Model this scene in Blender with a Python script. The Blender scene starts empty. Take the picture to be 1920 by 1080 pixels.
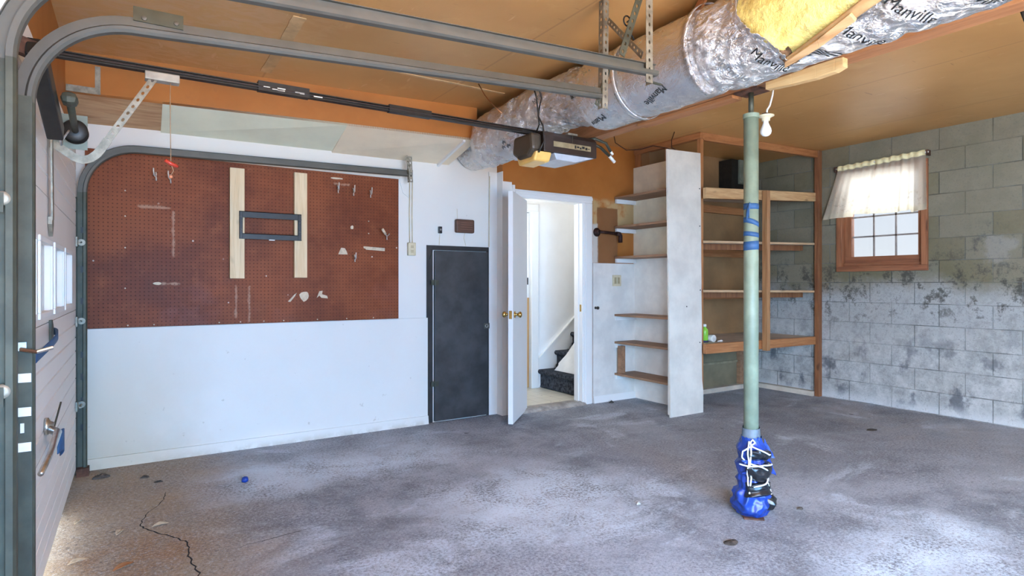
import bpy, bmesh, math, random
from mathutils import Vector, Matrix, noise

random.seed(7)
SC = bpy.context.scene
COL = SC.collection
PI = math.pi

# ------------------------------------------------------------------ helpers
def tag(o, label=None, cat=None, group=None, kind=None):
    if label: o['label'] = label
    if cat: o['category'] = cat
    if group: o['group'] = group
    if kind: o['kind'] = kind
    return o

def thing(name, loc, label, cat, group=None, kind=None):
    o = bpy.data.objects.new(name, None)
    o.empty_display_size = 0.05
    o.location = loc
    COL.objects.link(o)
    return tag(o, label, cat, group, kind)

class MB:
    """collects shapes (world coordinates) into one mesh"""
    def __init__(s): s.bm = bmesh.new()
    def box(s, x0, x1, y0, y1, z0, z1):
        vs = [s.bm.verts.new((x, y, z)) for x in (x0, x1) for y in (y0, y1) for z in (z0, z1)]
        for f in ((0,1,3,2),(4,6,7,5),(0,4,5,1),(2,3,7,6),(0,2,6,4),(1,5,7,3)):
            s.bm.faces.new([vs[i] for i in f])
        return s
    def hexa(s, a, b):
        """a,b: two quads (lists of 4 points), joined"""
        va = [s.bm.verts.new(p) for p in a]; vb = [s.bm.verts.new(p) for p in b]
        s.bm.faces.new(va[::-1]); s.bm.faces.new(vb)
        for i in range(4):
            j = (i+1) % 4
            s.bm.faces.new((va[i], va[j], vb[j], vb[i]))
        return s
    def prism(s, poly, ax, a0, a1):
        """poly: 2d points in the two other axes (order xyz), extruded along axis ax"""
        def mk(p, v):
            l = list(p); l.insert(ax, v); return s.bm.verts.new(l)
        A = [mk(p, a0) for p in poly]; B = [mk(p, a1) for p in poly]
        s.bm.faces.new(A[::-1]); s.bm.faces.new(B)
        n = len(poly)
        for i in range(n):
            j = (i+1) % n
            s.bm.faces.new((A[i], A[j], B[j], B[i]))
        return s
    def bar(s, p, q, w, h, up=(0,0,1)):
        p = Vector(p); q = Vector(q); d = (q-p).normalized()
        u = Vector(up)
        if abs(d.dot(u)) > .98: u = Vector((1,0,0))
        r = d.cross(u).normalized(); u = r.cross(d).normalized()
        r *= w/2; u *= h/2
        return s.hexa([p-r-u, p+r-u, p+r+u, p-r+u], [q-r-u, q+r-u, q+r+u, q-r+u])
    def tube(s, pts, r, n=8, cap=True, closed=False):
        pts = [Vector(p) for p in pts]; m = len(pts)
        rs = r if isinstance(r, (list, tuple)) else [r]*m
        rings = []; prev = None
        for i, p in enumerate(pts):
            a = pts[max(i-1,0)] if not closed else pts[i-1]
            b = pts[min(i+1,m-1)] if not closed else pts[(i+1) % m]
            d = (b-a)
            if d.length < 1e-9: d = Vector((0,0,1))
            d.normalize()
            if prev is None:
                u = Vector((0,0,1)) if abs(d.z) < .9 else Vector((1,0,0))
            else: u = prev
            x = d.cross(u)
            if x.length < 1e-6: x = d.cross(Vector((0,1,0)))
            x.normalize(); u = x.cross(d).normalized(); prev = u
            rings.append([s.bm.verts.new(p + (x*math.cos(t)+u*math.sin(t))*rs[i])
                          for t in [2*PI*k/n for k in range(n)]])
        seq = list(range(m-1)) + ([m-1] if closed else [])
        for i in seq:
            A = rings[i]; B = rings[(i+1) % m]
            for k in range(n):
                j = (k+1) % n
                s.bm.faces.new((A[k], A[j], B[j], B[k]))
        if cap and not closed:
            s.bm.faces.new(rings[0][::-1]); s.bm.faces.new(rings[-1])
        return s
    def cyl(s, p, q, r, n=24): return s.tube([p, q], r, n)
    def lathe(s, c, prof, n=32, axis='Z'):
        """prof: (radius, height) from c along axis"""
        rings = []
        for r, h in prof:
            ring = []
            for k in range(n):
                t = 2*PI*k/n; a = r*math.cos(t); b = r*math.sin(t)
                v = {'Z': (a, b, h), 'Y': (a, h, -b), 'X': (h, a, b)}[axis]
                ring.append(s.bm.verts.new(Vector(c)+Vector(v)))
            rings.append(ring)
        for A, B in zip(rings, rings[1:]):
            for k in range(n):
                j = (k+1) % n
                s.bm.faces.new((A[k], A[j], B[j], B[k]))
        s.bm.faces.new(rings[0][::-1]); s.bm.faces.new(rings[-1])
        return s
    def grid(s, fn, nu, nv, wrap=False):
        V = [[s.bm.verts.new(fn(i/nu, j/nv)) for j in range(nv if wrap else nv+1)] for i in range(nu+1)]
        for i in range(nu):
            for j in range(nv):
                k = (j+1) % nv if wrap else j+1
                s.bm.faces.new((V[i][j], V[i+1][j], V[i+1][k], V[i][k]))
        return s
    def strip(s, p, q, w, side, pitch=.038, hr=.006, off=.0):
        """perforated flat strip from p to q, width vector along 'side'"""
        p = Vector(p); q = Vector(q); d = q-p; L = d.length; d.normalize()
        sd = Vector(side); sd = (sd-d*sd.dot(d)).normalized()
        n = max(1, round(L/pitch)); st = L/n
        for i in range(n):
            c = p+d*(st*(i+.5))
            o = []
            hx = st/2; hy = w/2
            for (a, b) in ((hx,0),(hx,hy),(0,hy),(-hx,hy),(-hx,0),(-hx,-hy),(0,-hy),(hx,-hy)):
                o.append(s.bm.verts.new(c+d*a+sd*b))
            h = [s.bm.verts.new(c+d*(hr*1.5*math.cos(k*PI/4))+sd*(hr*math.sin(k*PI/4))) for k in range(8)]
            for k in range(8):
                j = (k+1) % 8
                s.bm.faces.new((o[k], o[j], h[j], h[k]))
        return s
    def build(s, name, m, parent=None, bevel=0, smooth=False, solid=0, sub=0, auto=None):
        bm = s.bm
        bmesh.ops.recalc_face_normals(bm, faces=bm.faces)
        base = parent
        off = Vector((0,0,0))
        while base is not None:
            off += base.location; base = base.parent
        if off.length: bmesh.ops.translate(bm, verts=bm.verts, vec=-off)
        me = bpy.data.meshes.new(name)
        bm.to_mesh(me); bm.free()
        me.materials.append(m)
        if smooth:
            for p in me.polygons: p.use_smooth = True
        o = bpy.data.objects.new(name, me)
        COL.objects.link(o)
        if parent is not None: o.parent = parent
        if solid:
            md = o.modifiers.new('solid', 'SOLIDIFY'); md.thickness = solid; md.offset = 0
        if bevel:
            md = o.modifiers.new('bevel', 'BEVEL'); md.width = bevel; md.segments = 2
            md.limit_method = 'ANGLE'; md.angle_limit = math.radians(40)
        if sub:
            md = o.modifiers.new('sub', 'SUBSURF'); md.levels = sub; md.render_levels = sub
        return o

def screwset(name, pts, m, parent, r=.005):
    for p in pts:
        MB().lathe(p, [(r, 0), (r*.9, -.003), (r*.3, -.004)], 10, 'Y').build(name, m, parent)

def rebase(o, loc):
    """give a single-mesh thing an origin at its own base"""
    loc = Vector(loc)
    o.data.transform(Matrix.Translation(-loc)); o.location = loc
    return o

def arcpts(c, r, a0, a1, n, plane='XZ', fix=0):
    out = []
    for i in range(n+1):
        a = math.radians(a0+(a1-a0)*i/n)
        u = c[0]+r*math.cos(a); v = c[1]+r*math.sin(a)
        out.append({'XZ': (u, fix, v), 'XY': (u, v, fix), 'YZ': (fix, u, v)}[plane])
    return out

# ------------------------------------------------------------------ materials
class M:
    def __init__(s, name, rough=.6, metal=0.0, spec=.5):
        s.m = bpy.data.materials.new(name); s.m.use_nodes = True
        s.nt = s.m.node_tree; s.N = s.nt.nodes; s.L = s.nt.links
        s.bsdf = s.N['Principled BSDF']; s.out = s.N['Material Output']
        s.bsdf.inputs['Roughness'].default_value = rough
        s.bsdf.inputs['Metallic'].default_value = metal
        s.bsdf.inputs['Specular IOR Level'].default_value = spec
        s._pos = None
    def pos(s):
        if s._pos is None: s._pos = s.N.new('ShaderNodeNewGeometry').outputs['Position']
        return s._pos
    def link(s, a, b): s.L.new(a, b)
    def setin(s, sock, v):
        if isinstance(v, bpy.types.NodeSocket): s.L.new(v, sock)
        else:
            if sock.type == 'RGBA' and len(v) == 3: v = (*v, 1)
            sock.default_value = v
    def math(s, op, a, b=0.0, c=0.0, clamp=False):
        n = s.N.new('ShaderNodeMath'); n.operation = op; n.use_clamp = clamp
        s.setin(n.inputs[0], a); s.setin(n.inputs[1], b); s.setin(n.inputs[2], c)
        return n.outputs[0]
    def scale(s, v=(1,1,1), loc=(0,0,0), src=None):
        n = s.N.new('ShaderNodeMapping'); s.L.new(src or s.pos(), n.inputs['Vector'])
        n.inputs['Scale'].default_value = v; n.inputs['Location'].default_value = loc
        return n.outputs[0]
    def noise(s, sc=5, detail=4, rough=.55, vec=(1,1,1), loc=(0,0,0), dist=0):
        n = s.N.new('ShaderNodeTexNoise')
        s.L.new(s.scale(vec, loc), n.inputs['Vector'])
        n.inputs['Scale'].default_value = sc; n.inputs['Detail'].default_value = detail
        n.inputs['Roughness'].default_value = rough; n.inputs['Distortion'].default_value = dist
        return n.outputs['Fac']
    def xyz(s):
        n = s.N.new('ShaderNodeSeparateXYZ'); s.L.new(s.pos(), n.inputs[0])
        return n.outputs[0], n.outputs[1], n.outputs[2]
    def step(s, v, a, b):
        """smoothstep from 0 at a to 1 at b"""
        n = s.N.new('ShaderNodeMapRange'); n.interpolation_type = 'SMOOTHSTEP'
        s.setin(n.inputs['Value'], v)
        if a <= b:
            n.inputs['From Min'].default_value = a; n.inputs['From Max'].default_value = b
        else:
            n.inputs['From Min'].default_value = b; n.inputs['From Max'].default_value = a
            n.inputs['To Min'].default_value = 1; n.inputs['To Max'].default_value = 0
        return n.outputs[0]
    def mul(s, *a):
        r = a[0]
        for b in a[1:]: r = s.math('MULTIPLY', r, b)
        return r
    def mix(s, f, a, b, mode='MIX'):
        n = s.N.new('ShaderNodeMix'); n.data_type = 'RGBA'; n.blend_type = mode
        s.setin(n.inputs[0], f); s.setin(n.inputs[6], a); s.setin(n.inputs[7], b)
        return n.outputs[2]
    def box(s, c, half, soft, wob=0, wsc=6):
        """soft 3d box mask around c (None axes ignored)"""
        r = None; X = s.xyz()
        nz = s.noise(wsc, 4) if wob else None
        for i in range(3):
            if c[i] is None: continue
            d = s.math('ABSOLUTE', s.math('SUBTRACT', X[i], c[i]))
            if wob: d = s.math('ADD', d, s.math('MULTIPLY', s.math('SUBTRACT', nz, .5), wob))
            k = s.step(d, half[i]+soft, half[i]-soft)
            r = k if r is None else s.math('MULTIPLY', r, k)
        return r
    def color(s, v): s.setin(s.bsdf.inputs['Base Color'], v); return s
    def bump(s, h, strength=.3, dist=.01):
        n = s.N.new('ShaderNodeBump'); n.inputs['Strength'].default_value = strength
        n.inputs['Distance'].default_value = dist
        s.setin(n.inputs['Height'], h); s.L.new(n.outputs[0], s.bsdf.inputs['Normal'])
        return s
    def rough(s, v): s.setin(s.bsdf.inputs['Roughness'], v); return s

def srgb(r, g, b):
    def f(c):
        c /= 255
        return c/12.92 if c <= .04045 else ((c+.055)/1.055)**2.4
    return (f(r), f(g), f(b))

def plain(name, col, rough=.6, metal=0, var=.12, sc=14, bump=.15, spec=.5):
    m = M(name, rough, metal, spec)
    d = tuple(c*(1-var*2) for c in col); l = tuple(min(1, c*(1+var)) for c in col)
    n = m.noise(sc, 5, .6)
    m.color(m.mix(m.step(n, .3, .7), d, l))
    if bump: m.bump(m.noise(sc*6, 4), bump, .003)
    return m.m

def wood(name, a, b, axis=0, rough=.6, knots=True, dirt=.0):
    """a light, b dark grain; axis = grain direction"""
    m = M(name, rough)
    v = [9, 9, 9]; v[axis] = .7
    g = m.noise(4, 6, .6, tuple(v), dist=.4)
    v2 = [60, 60, 60]; v2[axis] = 2.5
    f = m.noise(2, 3, .5, tuple(v2))
    c = m.mix(m.step(g, .35, .68), a, b)
    c = m.mix(m.mul(m.step(f, .5, .8), .45), c, tuple(x*.62 for x in b))
    if knots:
        v3 = [7, 7, 7]; v3[axis] = 3.2
        k = m.noise(1.4, 1, .4, tuple(v3), (3.3, 1.7, 5.1))
        c = m.mix(m.mul(m.step(k, .70, .78), .8), c, tuple(x*.35 for x in b))
    if dirt:
        c = m.mix(m.mul(m.step(m.noise(3, 5), .45, .75), dirt), c, tuple(x*.3 for x in b))
    m.color(c); m.bump(f, .12, .002)
    return m.m

# --- floor
def mk_floor():
    m = M('concrete_floor', .78, 0, .35)
    X, Y, Z = m.xyz()
    big = m.noise(.9, 5, .6, loc=(2, 1, 0), dist=.5)
    mid = m.noise(3.2, 7, .68, loc=(5, 3, 0), dist=.3)
    fine = m.noise(48, 6, .8)
    grit = m.noise(95, 4, .8)
    c = m.mix(m.step(mid, .32, .68), (.205, .222, .250), (.42, .445, .50))
    c = m.mix(m.mul(m.step(big, .42, .60), .55), c, (.50, .53, .59))
    # pale worn patches made of fine speckle
    pl = m.math('ADD', m.mul(m.noise(1.25, 7, .66, (1.0, 1.6, 1), (8.2, 4.4, 0), .6), 1.0), m.mul(m.math('SUBTRACT', fine, .5), .42))
    c = m.mix(m.mul(m.step(pl, .535, .66), .8), c, (.66, .74, .83))
    # broad pale swathes where the photo has them
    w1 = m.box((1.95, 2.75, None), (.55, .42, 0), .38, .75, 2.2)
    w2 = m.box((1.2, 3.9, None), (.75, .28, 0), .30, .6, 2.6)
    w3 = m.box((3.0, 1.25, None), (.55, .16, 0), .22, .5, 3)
    sp = m.step(m.math('ADD', fine, m.mul(mid, .5)), .58, .86)
    # dark damp stains toward the back
    st = m.box((4.3, 2.6, None), (.9, .5, 0), .5, .9, 2)
    c = m.mix(m.mul(st, m.step(mid, .40, .62), .55), c, (.10, .092, .095))
    st2 = m.box((3.4, 3.2, None), (.9, .35, 0), .4, .8, 2)
    c = m.mix(m.mul(st2, m.step(mid, .36, .6), .35), c, (.12, .11, .112))
    # pale slab under the right wall
    w4 = m.box((5.6, 2.7, None), (.55, .9, 0), .35, .5, 2)
    c = m.mix(m.mul(w4, m.step(m.noise(2.5, 6, .6, (1, 2.5, 1)), .4, .62), .5), c, (.42, .40, .39))
    # brown earth near the garage door
    e1 = m.math('ADD', X, m.mul(m.math('SUBTRACT', m.noise(2.2, 6, .65), .5), .75))
    er = m.mul(m.step(e1, .75, .15), m.step(Y, 2.0, 2.5))
    c = m.mix(m.mul(er, m.step(m.math('ADD', fine, mid), .72, 1.12), .72), c, (.23, .135, .06))
    c = m.mix(m.mul(er, .62), c, (.47, .335, .19))
    e2 = m.box((.02, 3.1, None), (.2, .22, 0), .14, .3, 4)
    c = m.mix(m.mul(e2, m.step(mid, .3, .55), .8), c, (.33, .155, .045))
    # pale border beside the crack
    # grit speckle
    c = m.mix(m.mul(m.step(fine, .52, .64), .62), c, (.085, .080, .088))
    c = m.mix(m.mul(m.step(m.noise(30, 5, .8, loc=(1, 5, 2)), .55, .66), .5), c, (.62, .63, .66))
    c = m.mix(m.mul(m.step(grit, .54, .64), .5), c, (.60, .60, .63))
    c = m.mix(m.mul(m.step(grit, .44, .36), .45), c, (.09, .085, .09))
    c = m.mix(m.mul(m.step(m.noise(9, 2, .4), .74, .80), .6), c, (.03, .026, .025))
    peb = m.noise(62, 5, .85, loc=(3, 9, 0))
    gate = m.step(m.noise(1.6, 5, .6, loc=(6, 2, 0)), .34, .58)
    c = m.mix(m.mul(m.step(peb, .505, .44), gate, .52), c, (.12, .112, .128))
    c = m.mix(m.mul(m.step(peb, .55, .63), gate, .5), c, (.60, .66, .73))
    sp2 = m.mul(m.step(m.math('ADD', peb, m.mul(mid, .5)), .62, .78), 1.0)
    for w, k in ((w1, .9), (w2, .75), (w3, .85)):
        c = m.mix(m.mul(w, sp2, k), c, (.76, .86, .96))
    m.color(c)
    m.bump(m.math('ADD', m.mul(peb, 1.0), m.math('ADD', m.mul(fine, .6), m.mul(mid, .6))), .7, .014)
    return m.m

def mk_block(name='concrete_block'):
    m = M(name, .9, 0, .2)
    X, Y, Z = m.xyz()
    u = m.math('ADD', m.math('SUBTRACT', X, Y), 0.0)
    cmb = m.N.new('ShaderNodeCombineXYZ')
    m.setin(cmb.inputs[0], m.math('ADD', m.math('SUBTRACT', X, Y), -3.951+.4064*20)); m.setin(cmb.inputs[1], m.math('ADD', Z, -.004))
    b = m.N.new('ShaderNodeTexBrick')
    m.link(cmb.outputs[0], b.inputs['Vector'])
    b.offset = .5; b.squash = 1
    b.inputs['Scale'].default_value = 1; b.inputs['Brick Width'].default_value = .4064
    b.inputs['Row Height'].default_value = .2032; b.inputs['Mortar Size'].default_value = .0045
    b.inputs['Mortar Smooth'].default_value = .35
    b.inputs['Color1'].default_value = (.0, .0, .0, 1); b.inputs['Color2'].default_value = (1, 1, 1, 1)
    b.inputs['Mortar'].default_value = (.5, .5, .5, 1); b.inputs['Bias'].default_value = 0
    mort = b.outputs['Fac']
    rnd = m.N.new('ShaderNodeRGBToBW'); m.link(b.outputs['Color'], rnd.inputs[0]); rnd = rnd.outputs[0]
    n1 = m.noise(1.7, 6, .65); n2 = m.noise(7, 8, .78); n3 = m.noise(70, 5, .8)
    up = m.mix(n2, (.125, .104, .062), (.275, .238, .158))
    up = m.mix(m.mul(m.step(m.noise(1.1, 4, loc=(0, 4, 1)), .45, .65), .35), up, (.105, .105, .045))
    lo = m.mix(m.step(n2, .3, .7), (.26, .265, .26), (.53, .535, .53))
    k = m.math('ADD', Z, m.mul(m.math('SUBTRACT', n1, .5), .55))
    c = m.mix(m.step(k, 1.28, 1.02), up, lo)
    c = m.mix(m.mul(m.step(rnd, .2, .8), .18), c, (.34, .33, .29))
    # band of dark damp
    bd = m.mul(m.step(k, .62, 1.0), m.step(k, 1.75, 1.2))
    c = m.mix(m.mul(bd, m.step(n2, .49, .62), .9), c, (.060, .057, .046))
    # low dark stains
    lw = m.mul(m.step(Z, 1.0, .3), m.step(m.noise(4.6, 5, .6, (1, 1, .8), (4, 1, 2)), .54, .66))
    c = m.mix(m.mul(lw, .85), c, (.10, .105, .12))
    # efflorescence at the floor
    ef = m.mul(m.step(m.math('ADD', Z, m.mul(n2, .12)), .20, .06), .6)
    c = m.mix(ef, c, (.66, .68, .70))
    # old plaster lumps
    rp = m.box((None, 1.9, 1.55), (0, .42, .2), .12, .5, 5)
    c = m.mix(m.mul(rp, m.step(n2, .5, .62), .8), c, (.10, .095, .08))
    c = m.mix(m.mul(m.box((None, 2.05, 1.52), (0, .1, .1), .04, .3, 9), .6), c, (.30, .285, .25))
    c = m.mix(m.mul(mort, m.math('ADD', .15, m.mul(m.step(m.noise(3.2, 4, loc=(1, 2, 9)), .35, .65), .55))), c, m.mix(m.step(n1, .4, .6), (.045, .045, .04), (.20, .20, .19)))
    c = m.mix(m.mul(m.step(n3, .54, .66), .5), c, (.11, .105, .09))
    m.color(c)
    h = m.math('ADD', m.mul(m.math('SUBTRACT', 1.0, mort), 1.0), m.math('ADD', m.mul(n3, .28), m.mul(n2, .35)))
    m.bump(h, .7, .008)
    return m.m

def mk_ceiling():
    m = M('ceiling_board', .42, 0, .35)
    n1 = m.noise(.8, 4, .55, loc=(1, 2, 0)); n2 = m.noise(3, 6, .65, (1.6, 1, 1), dist=.8)
    c = m.mix(m.step(n1, .35, .65), (.50, .265, .092), (.60, .335, .125))
    c = m.mix(m.mul(m.step(n2, .55, .75), .35), c, (.68, .42, .18))
    X, Y, Z = m.xyz()
    ln = m.box((.05, 3.9, None), (.75, .9, 0), .3, .5, 2)
    c = m.mix(m.mul(ln, m.step(m.noise(5, 7, .7, (1.2, 2.6, 1), dist=1), .42, .62), .7), c, (.62, .38, .20))
    # taped joints
    for x in (.755, 1.975, 3.2, 4.42, 5.64):
        t = m.box((x, None, None), (.006, 0, 0), .004)
        c = m.mix(m.mul(t, .35), c, (.22, .10, .04))
    sc = m.step(m.noise(2.2, 2, .4, (14, 2.2, 1), (2, 7, 0)), .71, .76)
    c = m.mix(m.mul(sc, .5), c, (.70, .45, .25))
    sd = m.step(m.noise(2.2, 3, .5, (2.5, 22, 1), (9, 3, 0)), .70, .76)
    c = m.mix(m.mul(sd, .5), c, (.20, .085, .03))
    m.color(c); m.bump(n2, .15, .01)
    return m.m

def mk_orange(name='orange_wall_board'):
    m = M(name, .5, 0, .3)
    n1 = m.noise(1.5, 5, .6); n2 = m.noise(6, 6, .6)
    c = m.mix(m.step(n1, .3, .7), (.36, .125, .024), (.46, .175, .040))
    c = m.mix(m.mul(m.step(n2, .6, .72), .25), c, (.25, .09, .03))
    # pale filler band and bare patch at the right of the doorway
    p = m.box((4.25, None, 1.93), (.32, 0, .14), .03, .05, 7)
    c = m.mix(m.mul(p, m.step(m.noise(5, 4), .36, .52), .8), c, (.55, .40, .20))
    p2 = m.box((4.13, None, 1.70), (.14, 0, .29), .008, .015, 10)
    c = m.mix(p2, c, m.mix(n2, (.20, .085, .032), (.31, .14, .055)))
    p3 = m.box((3.965, None, 1.62), (.035, 0, .2), .012, .03, 10)
    c = m.mix(p3, c, (.58, .54, .48))
    m.color(c); m.bump(n2, .1, .004)
    return m.m

def mk_white(name='white_wall_paint', dirty=True, base=(.735, .715, .665)):
    m = M(name, .55, 0, .35)
    n1 = m.noise(1.2, 5, .6); n2 = m.noise(5, 6, .65)
    X, Y, Z = m.xyz()
    c = m.mix(m.step(n1, .3, .7), tuple(b*.95 for b in base), base)
    if dirty:
        # grime at the skirting; brown corner wash is stain plus painted warm shade
        g = m.mul(m.step(m.math('ADD', Z, m.mul(n2, .3)), .42, .12), m.step(X, .9, -.2))
        c = m.mix(m.mul(g, .5), c, (.36, .27, .16))
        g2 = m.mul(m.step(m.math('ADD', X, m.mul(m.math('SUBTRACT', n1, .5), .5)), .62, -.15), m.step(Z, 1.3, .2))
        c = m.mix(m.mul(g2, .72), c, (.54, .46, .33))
        c = m.mix(m.mul(m.step(m.math('ADD', Z, m.mul(n2, .14)), .14, .06), m.step(n2, .42, .58), .7), c, (.42, .36, .27))
        c = m.mix(m.mul(m.step(m.noise(16, 3, .5), .70, .76), .4), c, (.35, .30, .22))
    m.color(c); m.bump(m.noise(40, 4), .08, .003)
    return m.m

def mk_pegboard():
    m = M('pegboard_brown', .5, 0, .16)
    X, Y, Z = m.xyz()
    n1 = m.noise(1.4, 5, .62, (1, 1, 1.2)); n2 = m.noise(7, 6, .7)
    c = m.mix(m.step(n1, .32, .66), (.125, .030, .011), (.235, .066, .024))
    c = m.mix(m.mul(m.step(n2, .5, .75), .35), c, (.30, .095, .033))
    c = m.mix(m.mul(m.step(m.noise(2.2, 4, .6, loc=(3, 3, 3)), .52, .68), m.step(Z, 1.35, 1.0), .5), c, (.20, .075, .06))
    # scuffs
    c = m.mix(m.mul(m.step(m.noise(5, 6, .75, (1, 1, 3.2), (1, 0, 6)), .66, .76), .4), c, (.50, .26, .15))
    for (x, z, hx, hz) in ((.12, 1.73, .1, .008), (.235, 1.55, .006, .16), (.21, 1.21, .07, .006), (.63, 1.08, .006, .12), (.72, 1.06, .005, .13), (1.4, 2.0, .06, .006)):
        w = m.box((x, None, z), (hx, 0, hz), .008, .03, 22)
        c = m.mix(m.mul(w, .5), c, (.52, .33, .22))
    P = .0254
    fx = m.math('SUBTRACT', m.math('FRACT', m.math('DIVIDE', X, P)), .5)
    fz = m.math('SUBTRACT', m.math('FRACT', m.math('DIVIDE', Z, P)), .5)
    r = m.math('SQRT', m.math('ADD', m.mul(fx, fx), m.mul(fz, fz)))
    hole = m.step(r, .17, .11)
    c = m.mix(m.mul(hole, m.math('ADD', .35, m.mul(n1, .5))), c, (.02, .008, .005))
    # stray white specks
    v = m.N.new('ShaderNodeTexVoronoi'); m.link(m.scale((9, 9, 9)), v.inputs['Vector']); v.inputs['Scale'].default_value = 1
    sp = m.mul(m.step(v.outputs['Distance'], .07, .045), m.step(m.noise(1.7, 2, loc=(7, 1, 3)), .5, .6))
    c = m.mix(m.mul(sp, .8), c, (.62, .48, .38))
    m.color(c)
    m.bump(m.math('SUBTRACT', 1.0, hole), .5, .004)
    m.rough(m.mix(n1, (.4,)*3, (.6,)*3))
    return m.m

def mk_foil():
    m = M('foil_facing', .26, .96)
    n = m.noise(8, 7, .66, (1, 1, 1), dist=1.6)
    k = m.noise(20, 5, .6, (1, .6, 1), (3, 1, 2), dist=2.2)
    rid = m.math('ABSOLUTE', m.math('SUBTRACT', k, .5))
    v = m.N.new('ShaderNodeTexVoronoi'); v.feature = 'F1'
    m.link(m.scale((13, 8, 13)), v.inputs['Vector']); v.inputs['Scale'].default_value = 1
    m.color(m.mix(n, (.84, .83, .81), (.95, .95, .96)))
    # smoother sheet on the middle stretch
    X, Y, Z = m.xyz()
    sm = m.mul(m.step(Y, 1.96, 2.02), m.step(Y, 2.86, 2.78))
    amt = m.math('SUBTRACT', 1.0, m.mul(sm, .78))
    h = m.math('ADD', m.mul(n, .8), m.math('ADD', m.mul(rid, 1.4), m.mul(v.outputs['Distance'], .55)))
    m.bump(m.mul(h, amt), .9, .030)
    m.rough(m.mix(m.noise(4, 4), (.18,)*3, (.36,)*3))
    return m.m

def mk_glass(name, tint=(1, 1, 1), haze=0.0):
    m = M(name, .05)
    t = m.N.new('ShaderNodeBsdfTransparent'); t.inputs[0].default_value = (*tint, 1)
    g = m.N.new('ShaderNodeBsdfGlossy'); g.inputs['Roughness'].default_value = .05
    f = m.N.new('ShaderNodeFresnel'); f.inputs['IOR'].default_value = 1.45
    mx = m.N.new('ShaderNodeMixShader')
    m.link(f.outputs[0], mx.inputs[0]); m.link(t.outputs[0], mx.inputs[1]); m.link(g.outputs[0], mx.inputs[2])
    last = mx.outputs[0]
    if haze:
        tr = m.N.new('ShaderNodeBsdfTranslucent'); tr.inputs[0].default_value = (.95, .95, .95, 1)
        m2 = m.N.new('ShaderNodeMixShader'); m2.inputs[0].default_value = haze
        m.link(last, m2.inputs[1]); m.link(tr.outputs[0], m2.inputs[2]); last = m2.outputs[0]
    m.link(last, m.out.inputs['Surface'])
    return m.m

def mk_curtain():
    m = M('sheer_curtain', .9)
    n = m.noise(60, 3, .6)
    X, Y, Z = m.xyz()
    em = m.mul(m.box((None, None, 2.03), (0, 0, .09), .05, .1, 8), m.step(m.noise(26, 3, .6), .56, .66))
    col = m.mix(m.mul(em, .5), (.93, .88, .74), (.62, .55, .42))
    d = m.N.new('ShaderNodeBsdfDiffuse'); m.link(col, d.inputs[0])
    t = m.N.new('ShaderNodeBsdfTranslucent'); m.link(col, t.inputs[0])
    tr = m.N.new('ShaderNodeBsdfTransparent')
    a = m.N.new('ShaderNodeMixShader'); a.inputs[0].default_value = .75
    m.link(d.outputs[0], a.inputs[1]); m.link(t.outputs[0], a.inputs[2])
    b = m.N.new('ShaderNodeMixShader'); m.link(m.math('ADD', m.mul(n, .12), .10), b.inputs[0])
    m.link(a.outputs[0], b.inputs[1]); m.link(tr.outputs[0], b.inputs[2])
    m.link(b.outputs[0], m.out.inputs['Surface'])
    return m.m

def mk_tile():
    m = M('hall_floor_tile', .4)
    b = m.N.new('ShaderNodeTexBrick'); m.link(m.pos(), b.inputs['Vector']); b.offset = 0
    b.inputs['Scale'].default_value = 1; b.inputs['Brick Width'].default_value = .15; b.inputs['Row Height'].default_value = .15
    b.inputs['Mortar Size'].default_value = .004
    b.inputs['Color1'].default_value = (.72, .68, .56, 1); b.inputs['Color2'].default_value = (.66, .63, .53, 1); b.inputs['Mortar'].default_value = (.5, .47, .38, 1)
    c = m.mix(m.step(m.noise(13, 3), .68, .74), b.outputs['Color'], (.06, .055, .05))
    m.color(c)
    return m.m

FLOOR = mk_floor(); BLOCK = mk_block(); CEIL = mk_ceiling(); ORANGE = mk_orange()
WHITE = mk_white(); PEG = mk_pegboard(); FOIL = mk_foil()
CLEANW = mk_white('white_trim_paint', False, (.82, .82, .80))
SCUFFW = plain('scuffed_white_panel', (.74, .72, .67), .55, 0, .07, 4, .1)
CREAM = plain('cream_soffit_board', (.80, .70, .52), .5, 0, .05, 3, .05)
GREENW = plain('pale_green_board', (.70, .72, .56), .5, 0, .04, 3, .05)
HALLW = plain('hall_white_paint', (.84, .84, .83), .6, 0, .02, 3, .03)
DOORW = mk_white('garage_door_paint', False, (.84, .80, .75))
STEEL = plain('galvanised_steel', (.105, .098, .080), .5, .35, .08, 6, .06)
STEELD = plain('weathered_steel', (.070, .070, .048), .55, .4, .15, 10, .1)
ZINC = plain('zinc_angle_iron', (.29, .26, .20), .5, .5, .18, 24, .1)
BLACK = plain('black_metal', (.018, .016, .014), .45, .2, .2, 20, .05)
BLACKP = plain('black_plastic', (.016, .017, .020), .28, 0, .2, 9, .2)
BROWNP = plain('dark_brown_plastic', (.035, .021, .016), .4, 0, .15, 12, .05)
DOORB = plain('black_door_paint', (.046, .047, .049), .42, 0, .22, 5, .12)
FRAMEB = plain('dark_door_frame_paint', (.022, .018, .016), .6, 0, .25, 7, .2)
BRASS = plain('brass', (.72, .48, .16), .25, 1, .1, 20, 0)
IRON = plain('rusty_iron_pipe', (.05, .018, .013), .6, .4, .3, 25, .2)
RUST = plain('rust_plate', (.115, .05, .03), .85, .2, .3, 25, .3)
GREENP = plain('sage_green_post_paint', (.22, .265, .185), .5, 0, .12, 7, .2)
TARP = plain('blue_tarp', (.012, .048, .29), .34, 0, .22, 12, .3)
TAPE = plain('blue_painters_tape', (.026, .082, .19), .6, 0, .12, 18, .1)
GTAPE = plain('grey_duct_tape', (.13, .16, .19), .45, 0, .12, 18, .1)
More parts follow.
